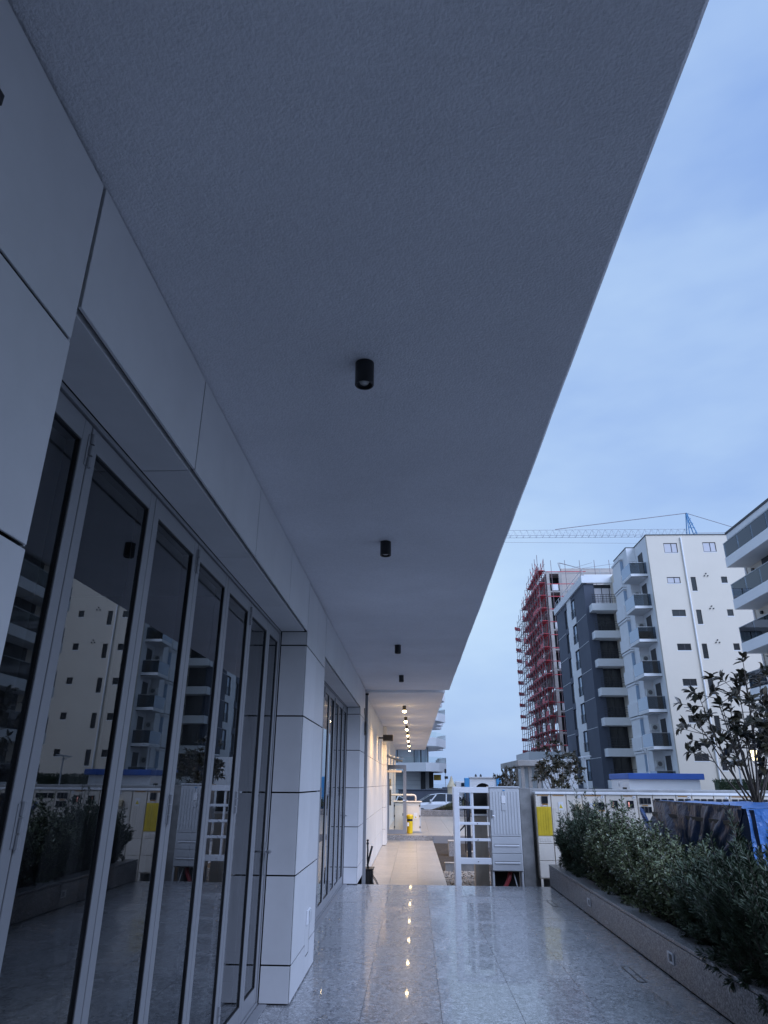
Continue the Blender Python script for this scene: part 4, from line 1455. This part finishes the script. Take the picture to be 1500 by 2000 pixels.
for h in holesA:
    w_ = bx('window', 'winframe', db, DX + .16, DX + .24, h[0] + .02, h[1] - .02, h[2] + .02, h[3] - .02)
    bx('pane', 'glass_blue', w_, DX + .10, DX + .155, h[0] + .1, h[0] + .85, h[2] + .1, h[3] - .1)
for i in range(8):
    z = 19.2 - 3.0 * i
    if z < 0: break
    bx('groove', 'creamw', db, DX - .012, DX - .001, 74.9, 79.4, z, z + .04)
    bx('groove', 'creamw', db, DX - .012, DX - .001, 85.5, 90.1, z, z + .04)
# parapet
bx('parapet', 'creamw', db, DX - .25, DX + .1, DY - .25, 90.4, 22.67, 23.50)
bx('parapet', 'creamw', db, DX + .101, 34, DY - .25, DY + .1, 22.67, 23.62)
m = MB()
for k in range(9):
    m.tube((DX, 74.7 + 1.9 * k, 23.4), (DX, 74.7 + 1.9 * k, 24.4), .03, n=5)
for z in (23.9, 24.35):
    m.tube((DX, 74.6, z), (DX, 90.3, z), .025, n=5)
for k in range(6):
    m.tube((DX + 2 * k, 74.6, 23.6), (DX + 2 * k, 74.6, 24.4), .03, n=5)
m.tube((DX, 74.6, 24.35), (DX + 12, 74.6, 24.35), .025, n=5)
m.build('roof_rail', 'steel', db)
bx('corner_wall', 'darkr', db, DX + .322, 20.35, DY + .002, DY + .59, -.4, 22.62)
bx('recess_wall', 'recess', db, 20.36, 34, DY + .45, DY + .58, -.4, 22.62)
for i in range(7):
    zs = 20.05 - 3.0 * i                             # slab top
    if zs < 1: break
    s_ = bx('balcony', 'creamw', db, 19.6, 34, 73.3, DY + .44, zs - .78, zs, c=.01)
    r_ = MB()
    for k in range(20):
        r_.box(19.75 + .3 * k, 19.78 + .3 * k, 73.38, 73.41, zs + .002, zs + 1.0)
    for z in (.25, .5, .75, 1.0):
        r_.box(19.7, 26, 73.375, 73.415, zs + z, zs + z + .035)
    r_.build('railing', 'winframe', s_)
    zw0, zw1 = zs + .05, zs + 2.2
    w_ = bx('window', 'winframe', db, 20.42, 23.0, DY + .40, DY + .445, zw0, zw1)
    for k in range(3):
        bx('pane', 'shutter' if i == 0 else 'pane', w_, 20.47 + .86 * k, 21.24 + .86 * k, DY + .375, DY + .398, zw0 + .06, zw1 - .06)
    if i > 0:
        for k in range(9):
            bx('louver', 'louver', db, 22.6, 25.5, DY + .05, DY + .12, zs + .08 + .25 * k, zs + .20 + .25 * k)
bx('low_wall', 'creamw', db, 18.6, 21.5, 72.6, 72.9, -.4, 1.2)

# ================================================================ SCAFFOLDED BUILDING
sb = thing('unfinished_building', 'unfinished concrete tower behind red scaffolding', 'building', (26, 110, -0.4))
UX, UY = 20.35, 100.0
for i in range(12):
    z = 31.6 - 2.9 * i
    if z < -.3: break
    bx('floor_slab', 'raw', sb, UX, 33, UY, 119, z - .22, z)
    if i > 0:
        bx('window_frame', 'white', sb, 21.05, 22.0, UY - .06, UY - .01, z + .05, z + 1.0) if i % 2 else None
for xx, yy in [(UX, UY), (UX, 105), (UX, 110), (UX, 115), (UX, 118.5), (22.2, UY), (27, UY + .3), (32.4, UY + .3)]:
    bx('column', 'raw', sb, xx + .005, xx + .45, yy + .005, yy + .45, -.4, 31.75)
bx('infill_wall', 'block', sb, 22.66, 32.39, UY + .02, UY + .28, -.4, 32.2)
bx('inner_wall', 'recess', sb, 21.2, 32.9, 102.2, 102.5, -.4, 31.3)
m = MB()
for k in range(14):
    m.tube((22.3 + rnd.choice((0, .15, .3, 5, 5.2, 9.8)) + rnd.uniform(0, .2), UY + .3, 31.8), (22.3 + rnd.choice((0, .15, .3, 5, 5.2, 9.8)), UY + .3, 33.2), .02, n=4)
m.build('rebar', 'scaf', sb)
bx('ground_block', 'creamw', sb, 14.0, 20.3, 88, 99, -.4, 5.3)

sf = thing('scaffolding', 'red and grey tube scaffolding around the unfinished tower', 'scaffolding', (19, 110, -0.4))
tops = lambda y: 33.0 - max(0, (y - 104)) * .28
yy = [98.6 + 2.1 * k for k in range(13)]
for xcol in (18.85, 19.80):
    for y in yy:
        MB().tube((xcol, y, -.4), (xcol, y, tops(y) + (.9 if xcol < 19 else .3)), .045, n=5).build('standard', 'scaf', sf)
for xx in (20.9, 23.0, 25.2, 27.4, 29.6):
    MB().tube((xx, 98.7, -.4), (xx, 98.7, 33.1), .04, n=5).build('standard', 'scaf', sf)
lv = 0
for k in range(17):
    z = .9 + 1.9 * k
    yl = [y for y in yy if tops(y) > z]
    if len(yl) < 2: continue
    m = MB()
    for xcol in (18.85, 19.80):
        m.tube((xcol, yl[0] - .5, z), (xcol, yl[-1] + .3, z), .04, n=5)
        m.tube((xcol, yl[0] - .5, z + 1.0), (xcol, yl[-1] + .3, z + 1.0), .035, n=5)
    for y in yl:
        m.tube((18.6, y, z), (20.2, y, z), .04, n=5)
    m.build('ledgers', 'scaf', sf, kind='stuff')
    MB().box(18.95, 19.70, yl[0] - .4, min(yl[-1], 116), z + .02, z + .09).build('deck_board', 'red', sf)
    m = MB()
    for i, y in enumerate(yl[:-1]):
        if y > 115: continue
        if rnd.random() < .62:
            m.tube((18.9, y, z + .1), (18.9, y + 2.1, z + 1.85), .045, n=4)
            m.box(18.82, 18.86, y + .1, y + 2.0, z + .1, z + .1 + rnd.choice((.2, .2, .35, .7)))
            m.tube((19.76, y + 2.1, z + .1), (19.76, y, z + 1.85), .04, n=4)
        m.tube((18.5, y + 1, z + .02), (20.1, y + 1.2, z + .02), .05, n=4)
    m.build('red_guard_rails', 'red', sf, kind='stuff')
    m = MB()
    m.box(19.5, 26.0, 98.68, 98.74, z - .05, z + .06)
    m.build('toe_board', 'red', sf)
    if yl[-1] > 118:
        MB().prism([(18.3, 121.5), (19.4, 122.4), (19.6, 123.3), (18.6, 122.6)], z - .1, z + .35).build('outrigger', 'red', sf)

# ================================================================ APARTMENT BLOCK AT THE RIGHT EDGE
rb = thing('balcony_apartment_block', 'apartment block with long glass balconies at the right edge', 'building', (27, 34, -0.4))
bx('body', 'cream', rb, 23.45, 36, 16, 46.9, -.4, 17.74)
bx('roof_slab', 'creamw', rb, 22.3, 36.2, 15.8, 46.2, 17.76, 18.30, c=.02)
bx('roof_edge', 'winframe', rb, 22.25, 22.299, 15.7, 46.25, 18.18, 18.34)
for i in range(6):
    zs = 16.4 - 2.98 * i
    s_ = bx('balcony', 'creamw', rb, 21.9, 23.44, 16, 46.15, zs - .68, zs, c=.015)
    for k in range(15):
        y0 = 46.1 - 2.0 * k
        bx('glass_panel', 'glass_balc', s_, 21.93, 21.945, y0 - 1.97, y0, zs + .01, zs + 1.02)
    bx('glass_panel', 'glass_balc', s_, 21.95, 23.43, 46.11, 46.125, zs + .01, zs + 1.02)
    bx('hand_rail', 'steel', s_, 21.91, 21.965, 16.1, 46.13, zs + 1.022, zs + 1.06)
    for k in range(5):
        y0 = 44.3 - 5.6 * k
        d_ = bx('balcony_door', 'winframe', rb, 23.38, 23.448, y0 - 3.2, y0, zs + .01, min(zs + 2.3, 17.6))
        for q in range(2):
            bx('pane', 'pane', d_, 23.36, 23.378, y0 - 3.1 + 1.55 * q, y0 - 1.65 + 1.55 * q, zs + .08, min(zs + 2.2, 17.5))
        a_ = bx('air_conditioner', 'ac', rb, 23.12, 23.445, y0 + .25, y0 + 1.05, zs + .7, zs + 1.25, c=.02)
        MB().tube((23.115, y0 + .6, zs + .97), (23.10, y0 + .6, zs + .97), .21, n=14).build('fan_grille', 'concrete_d', a_)
    m = MB().tube((23.3, 45.6, zs - 1.0), (23.44, 45.6, zs - 1.0), .12, n=10)
    m.build('wall_lamp', 'black', rb)
MB().tube((23.38, 46.6, -.4), (23.38, 46.6, 17.7), .07, n=8).build('downpipe', 'creamw', rb)
# neighbouring block further right, seen only in the glass
nb = thing('pale_apartment_block', 'pale apartment block beyond the picture edge, mirrored in the glass', 'building', (48, 66, -0.4))
bx('body', 'cream', nb, 41, 60, 62, 80, -.4, 23.4)
for i in range(7):
    for k in range(5):
        z2 = 21.9 - 3.06 * i
        w_ = bx('window', 'winframe', nb, 42 + 3.4 * k, 43.4 + 3.4 * k, 61.96, 61.998, z2 - 1.1, z2)
        bx('pane', 'pane', w_, 42.06 + 3.4 * k, 43.34 + 3.4 * k, 61.94, 61.958, z2 - 1.04, z2 - .06)

# ================================================================ HOTEL WITH ZIGZAG BALCONIES
hb = thing('white_hotel', 'white building with zigzag glass balconies beyond the lit canopy', 'building', (-4, 95, -0.4))
bx('body', 'creamw', hb, -22, 2.0, 97.2, 112, -.4, 24)
for i in range(8):
    z = 3.05 + 3.15 * i
    pts = [(-22, 97.1), (-22, 93.8), (-2.2, 94.6), (1.55, 92.2), (3.3, 94.0), (4.35, 97.3), (3.2, 99.5), (4.3, 103), (3.2, 106), (4.3, 110), (2.05, 112), (2.05, 97.1)]
    if i % 2: pts = [(-22, 97.1), (-22, 94.2), (-3.5, 94.0), (0.6, 93.0), (3.0, 94.6), (3.9, 98), (4.5, 101), (3.4, 104), (4.4, 108), (2.05, 112), (2.05, 97.1)]
    s_ = MB().prism(pts, z, z + 1.05).build('balcony', 'creamw', hb)
    g_ = MB()
    k = len(pts)
    for a, b in zip(pts[1:8], pts[2:9]):
        g_.add([(a[0], a[1], z + 1.06), (b[0], b[1], z + 1.06), (b[0], b[1], z + 1.75), (a[0], a[1], z + 1.75)], [(0, 1, 2, 3)])
    g_.build('glass_panel', 'glass_clear', s_)
    for x0, x1 in ((-9, -6.2), (-5.4, -2.2), (0.0, 1.9)):
        w_ = bx('window', 'winframe', hb, x0, x1, 97.12, 97.19, z + 1.07, z + 3.1)
        for q in range(2):
            h_ = (x1 - x0) / 2
            bx('curtain', 'curtain', w_, x0 + .08 + h_ * q, x0 + h_ - .08 + h_ * q, 97.06, 97.11, z + 1.1, z + 3.05)
bx('ground_wall', 'creamw', hb, -6.5, 0.9, 96.6, 97.18, -.4, 3.04)
for k in range(5):
    bx('wall_groove', 'concrete_d', hb, -6.5, 0.9, 96.58, 96.599, .3 + .55 * k, .32 + .55 * k)
bx('dark_column', 'winframe', hb, 0.95, 1.5, 96.0, 97.1, -.4, 3.04)
bx('dark_column', 'winframe', hb, 1.55, 2.6, 97.3, 98.2, -.4, 3.04)
bx('sign', 'sign_y', hb, 2.62, 3.6, 96.9, 97.0, 2.0, 2.7)
bx('ground_window', 'pane', hb, -8.9, -6.55, 96.9, 97.17, -.4, 2.9)

# ================================================================ KIOSK WITH BLUE ROOF
kx0, kx1, ky0, ky1 = 10.15, 13.55, 34.9, 38.2
kk = thing('utility_kiosk', 'small white utility kiosk with a bright blue flat roof', 'kiosk', (11.9, 37, -0.3))
bx('wall', 'creamw', kk, kx0 + .05, kx1 - .05, ky0 + .1, ky1 - .1, -.4, 1.86)
bx('roof', 'bluer', kk, kx0 - .02, kx1 + .12, ky0 - .1, ky1, 1.862, 2.13, c=.02)
bx('door', 'grp', kk, kx0 + .02, kx0 + .048, 36.9, 37.8, -.3, 1.3)
bx('window', 'pane', kk, kx0 + .02, kx0 + .048, 35.5, 36.1, .9, 1.5)
bx('wall_lamp', 'white', kk, kx0 - .06, kx0 + .048, 36.6, 36.8, 1.6, 1.72)


# ================================================================ CRANE
cn = thing('tower_crane', 'tower crane with a long pale jib and blue mast above the roofs', 'crane', (52.2, 121, -0.4))
CZ, CXT, CYT = 45.2, 52.2, 121.0
m = MB()
w = .65
for dx in (-w, w):
    for dy in (-w, w):
        m.tube((CXT + dx, CYT + dy, -.4), (CXT + dx, CYT + dy, CZ), .09, n=5)
for k in range(23):
    z = -.4 + 2 * k
    m.tube((CXT - w, CYT - w, z), (CXT + w, CYT - w, z + 2), .05, n=4)
    m.tube((CXT + w, CYT - w, z), (CXT + w, CYT + w, z + 2), .05, n=4)
m.build('mast', 'craneb', cn)
m = MB()
apex = (CXT - .4, CYT, 49.4)
for dx in (-w, w):
    for dy in (-w, w):
        m.tube((CXT + dx, CYT + dy, CZ), (apex[0], apex[1] + dy * .2, apex[2]), .10, n=5)
for q in (.25, .5, .75):
    z = CZ + (49.4 - CZ) * q
    ww = w * (1 - q) + .1
    m.tube((CXT - ww - .4 * q, CYT - ww, z), (CXT + ww - .4 * q, CYT - ww, z), .06, n=4)
    m.tube((CXT - ww - .4 * q, CYT - ww, z), (CXT + ww * .7 - .4 * q, CYT - ww, z + .9), .05, n=4)
m.build('tower_head', 'craneb', cn)
m = MB()
xa, xb = 10.0, 51.6
for dy in (-.6, .6):
    m.tube((xa, CYT + dy, CZ - .3), (xb, CYT + dy, CZ - .3), .05, n=5)
m.tube((xa, CYT, CZ + 1.0), (xb, CYT, CZ + 1.0), .045, n=5)
n_ = 34
st = (xb - xa) / n_
for k in range(n_):
    x = xa + st * k
    for dy in (-.6, .6):
        m.tube((x, CYT + dy, CZ - .3), (x + st / 2, CYT, CZ + 1.0), .025, n=4)
        m.tube((x + st / 2, CYT, CZ + 1.0), (x + st, CYT + dy, CZ - .3), .025, n=4)
    m.tube((x, CYT - .6, CZ - .3), (x, CYT + .6, CZ - .3), .035, n=4)
m.build('jib', 'cranew', cn)
MB().tube(apex, (27.0, CYT, CZ + 1.1), .06, n=5).build('tie_rod', 'scaf', cn)
MB().tube(apex, (62.5, CYT, CZ + .4), .05, n=5).build('tie_rod', 'scaf', cn)
m = MB()
for dy in (-.6, .6):
    m.tube((CXT, CYT + dy, CZ), (64, CYT + dy, CZ), .08, n=5)
m.build('counter_jib', 'cranew', cn)
bx('counterweight', 'concrete', cn, 61.5, 63.8, CYT - .7, CYT + .7, CZ - 1.8, CZ - .1)
MB().tube((xa, CYT, CZ - 1.3), (xb, CYT, CZ - 1.9), .02, n=4).build('cable', 'scaf', cn)

# ================================================================ SMALL FAR THINGS
pg = thing('concrete_pergola', 'open concrete frame with slim columns at the foot of the scaffolding', 'pergola', (6.5, 43, -0.3))
bx('roof', 'raw', pg, 6.2, 7.75, 43.4, 52.0, 2.62, 2.95, c=.02)
for k, (x, y) in enumerate([(6.4, 43.6), (6.85, 43.7), (7.35, 43.7), (6.4, 46.2), (6.4, 48.8), (6.4, 51.5)]):
    bx('column', 'raw', pg, x, x + .2, y, y + .22, -.4, 2.61)
bx('wall', 'creamw', pg, 7.8, 9.9, 44.5, 52, -.4, 3.05)
bx('low_wall', 'raw', pg, 5.4, 6.1, 45, 45.2, -.4, 1.85)

ak = thing('arched_kiosk', 'white kiosk with a dark arch between two light blue columns', 'kiosk', (4.1, 44.5, -0.35))
m = MB()
prof = [(3.35, -.4), (3.35, 1.95), (4.95, 1.95), (4.95, -.4), (4.65, -.4), (4.65, 1.15)]
prof += [(4.15 + .5 * math.cos(a), 1.15 + .5 * math.sin(a)) for a in np.linspace(.15, math.pi - .15, 11)]
prof += [(3.65, 1.15), (3.65, -.4)]
m.prism_y(prof, 44.2, 44.5)
m.build('front_arch', 'creamw', ak)
bx('interior', 'darkvoid', ak, 3.4, 4.9, 44.52, 45.6, -.4, 1.8)
for x in (3.05, 4.96):
    bx('column', 'arch_b', ak, x, x + .28, 44.1, 44.5, -.4, 1.93, c=.02)
bx('cornice', 'creamw', ak, 3.3, 5.0, 44.1, 44.5, 1.955, 2.0)
for x in (3.75, 4.05):
    MB().lathe(x, 44.3, [(.06, 2.0), (.07, 2.06), (.02, 2.16)], 8).build('finial', 'winframe', ak)
at_ = thing('turret_kiosk', 'cream pointed turret beside the arched kiosk', 'kiosk', (2.3, 46, -0.35))
MB().lathe(2.35, 46, [(.25, -.4), (.25, 1.4), (.30, 1.42), (.12, 1.75), (.03, 2.05)], 10).build('turret', 'gold', at_)
bx('booth', 'creamw', at_, 2.6, 3.3, 45.8, 46.6, -.4, 1.75, c=.02)
bx('sign', 'pane', at_, 2.95, 3.15, 45.77, 45.798, 1.45, 1.65)

pw = thing('parapet_wall', 'dark slate parapet wall behind the parked cars', 'wall', (3, 56, -0.4))
bx('wall', 'slate', pw, -1.2, 16, 56, 56.3, -.4, 1.12, c=.01)
bx('coping', 'slate', pw, -1.25, 16, 55.95, 56.35, 1.121, 1.18, c=.01)
bx('raised_wall', 'slate', pw, 2.2, 16, 57, 57.3, -.4, 1.35)


# ---------------------------------------------------------------- cars
def car(name, loc, rotz, paint, label):
    t = thing(name, label, 'car', (0, 0, 0), 'cars parked beyond the plaza')
    L_, W_ = 4.4, .88
    st_ = [(-2.2, .45, .62, .55), (-2.12, .30, .82, .75), (-1.6, .22, .92, .84), (-.9, .20, .98, .87), (0, .19, .99, .88), (.9, .20, .98, .87), (1.6, .22, .96, .84), (2.08, .28, .90, .76), (2.2, .42, .72, .58)]
    m = MB()
    vs, fs = [], []
    ring = lambda x, zb, zt, w: [(x, -w * .86, zb), (x, -w, zb + .16), (x, -w, zt - .16), (x, -w * .90, zt), (x, w * .90, zt), (x, w, zt - .16), (x, w, zb + .16), (x, w * .86, zb)]
    for a in st_: vs += ring(*a)
    for i in range(len(st_) - 1):
        for k in range(8):
            k2 = (k + 1) % 8
            fs.append((i * 8 + k, (i + 1) * 8 + k, (i + 1) * 8 + k2, i * 8 + k2))
    fs += [tuple(range(8)), tuple(reversed(range(len(vs) - 8, len(vs))))]
    m.add(vs, fs)
    # roof shell
    top = [(-1.55, .93, .80), (-.75, 1.38, .66), (-.2, 1.45, .66), (.7, 1.43, .65), (1.3, 1.30, .64), (1.95, .95, .74)]
    vs, fs = [], []
    for x, z, w in top:
        vs += [(x, -w, z - .02), (x, -w * .88, z), (x, w * .88, z), (x, w, z - .02)]
    for i in range(len(top) - 1):
        for k in range(3):
            fs.append((i * 4 + k, (i + 1) * 4 + k, (i + 1) * 4 + k + 1, i * 4 + k + 1))
    for i in range(1, 4):
        pass
    m.add(vs, fs)
    for x0, z0, x1, z1 in ((-.80, .96, -.42, 1.38), (.18, .96, .20, 1.40), (1.05, .96, 1.22, 1.32)):
        for sy in (-1, 1):
            m.path([(x0, sy * .80, z0), (x1, sy * .665, z1)], .045, n=5)
    m.build('body', paint, t, smooth=False)
    g = MB()
    for sy in (-1, 1):
        g.add([(-1.45, sy * .80, .95), (1.75, sy * .79, .95), (1.27, sy * .655, 1.28), (.7, sy * .665, 1.40), (-.2, sy * .672, 1.42), (-.73, sy * .672, 1.36)], [(0, 1, 2, 3, 4, 5) if sy < 0 else (5, 4, 3, 2, 1, 0)])
    g.build('side_windows', 'pane', t)
    g = MB().add([(-1.50, -.74, .97), (-1.50, .74, .97), (-.78, .60, 1.385), (-.78, -.60, 1.385)], [(0, 1, 2, 3)])
    g.build('windscreen', 'pane', t)
    for xw in (-1.35, 1.35):
        for sy in (-1, 1):
            ty = MB().tube((xw, sy * .70, .31), (xw, sy * .90, .31), .31, n=18).build('wheel', 'tyre', t)
            MB().tube((xw, sy * .90, .31), (xw, sy * .915, .31), .19, n=14).build('rim', 'chrome', ty)
    for sy in (-1, 1):
        bx('headlight', 'glass_blue', t, -2.17, -2.05, sy * .62 - .14, sy * .62 + .14, .60, .74)
        bx('tail_light', 'redpipe', t, 2.08, 2.19, sy * .62 - .12, sy * .62 + .12, .68, .84)
        bx('mirror', paint, t, -.85, -.70, sy * .90 - .07, sy * .90 + .07, .98, 1.10, c=.02)
    t.location = loc
    ORG[t] = Vector(loc)
    t.rotation_euler = (0, 0, rotz)
    return t


car('parked_car', (1.75, 46.3, -.42), 0.06, 'carwhite', 'white hatchback parked behind the far plaza planter')
car('parked_car', (5.1, 47.6, -.42), 0.04, 'carwhite', 'white car with its nose showing left of the white cabinet frame')
car('parked_car', (-2.2, 45.6, -.42), 0.03, 'carwhite', 'white car seen through the open glass door')
car('parked_car', (1.7, 58.6, -.17), 0.0, 'carblack', 'black car whose roof shows above the slate parapet')


# ---------------------------------------------------------------- lamps and masts
def solar_lamp(x, y, ztop, label):
    t = thing('solar_street_lamp', label, 'street lamp', (x, y, -.4), 'solar street lamps')
    MB().tube((x, y, -.4), (x, y, ztop), .06, .045, n=8).build('pole', 'grp_w', t)
    m = MB().add([(x - .42, y - .25, ztop - .05), (x + .42, y - .25, ztop + .07), (x + .42, y + .25, ztop + .11), (x - .42, y + .25, ztop - .01),
                  (x - .42, y - .25, ztop - .0), (x + .42, y - .25, ztop + .12), (x + .42, y + .25, ztop + .16), (x - .42, y + .25, ztop + .04)],
                 [(0, 3, 2, 1), (4, 5, 6, 7), (0, 1, 5, 4), (1, 2, 6, 5), (2, 3, 7, 6), (3, 0, 4, 7)])
    m.build('solar_panel', 'grp', t)
    bx('lamp_head', 'white', t, x - .3, x + .1, y - .08, y + .08, ztop - .16, ztop - .10, c=.02)


solar_lamp(12.5, 53.2, 3.45, 'white solar street lamp in front of the slate apartment block')
solar_lamp(16.2, 50.6, 3.95, 'white solar street lamp before the stepped balconies of the cream block')
solar_lamp(19.2, 43.6, 2.95, 'pale lamp pole in front of the dark hedge at the cream block')
ln = thing('lantern', 'small glowing yellow wall lantern seen through the magnolia branches', 'lantern', (14.5, 31.3, 2.5))
MB().tube((14.52, 31.3, -.3), (14.52, 31.3, 2.60), .035, n=8).build('pole', 'winframe', ln)
MB().lathe(14.52, 31.3, [(.10, 2.62), (.14, 3.02)], 6).build('glass', 'lantern', ln)
MB().lathe(14.52, 31.3, [(.17, 3.025), (.14, 3.06), (.03, 3.18)], 6).build('cap', 'winframe', ln)
mm_ = thing('camera_mast', 'slim dark mast with a camera beside the white hotel', 'mast', (3.3, 74, -.4))
MB().tube((3.2, 74, -.4), (3.2, 74, 2.6), .05, n=6).build('pole', 'grp', mm_)
bx('camera', 'black', mm_, 3.1, 3.45, 73.9, 74.1, 2.05, 2.3, c=.03)
bx('head', 'black', mm_, 3.1, 3.3, 73.9, 74.1, 2.6, 3.0, c=.03)

# clipped hedge in front of the cream block
hd = thing('clipped_hedge', 'dark clipped hedge at the foot of the cream apartment block', 'hedge', (26, 56, -.4))
bx('core', 'hedge', hd, 22.6, 33.0, 55.1, 55.9, -.4, 1.88)
R = np.random.default_rng(5)
n = 7000
P = np.stack([R.uniform(22.5, 33.0, n), R.uniform(54.9, 55.2, n), R.uniform(-.3, 2.05, n)], 1)
k = n // 4
P[:k, 1] = R.uniform(54.95, 56, k)
P[:k, 2] = R.uniform(1.86, 2.05, k)
leaves_mesh('foliage', P, R.normal(0, 1, (n, 3)), R.normal(0, 1, (n, 3)) + [0, -1, .5], R.uniform(.08, .16, n), .5, 'hedge', hd)
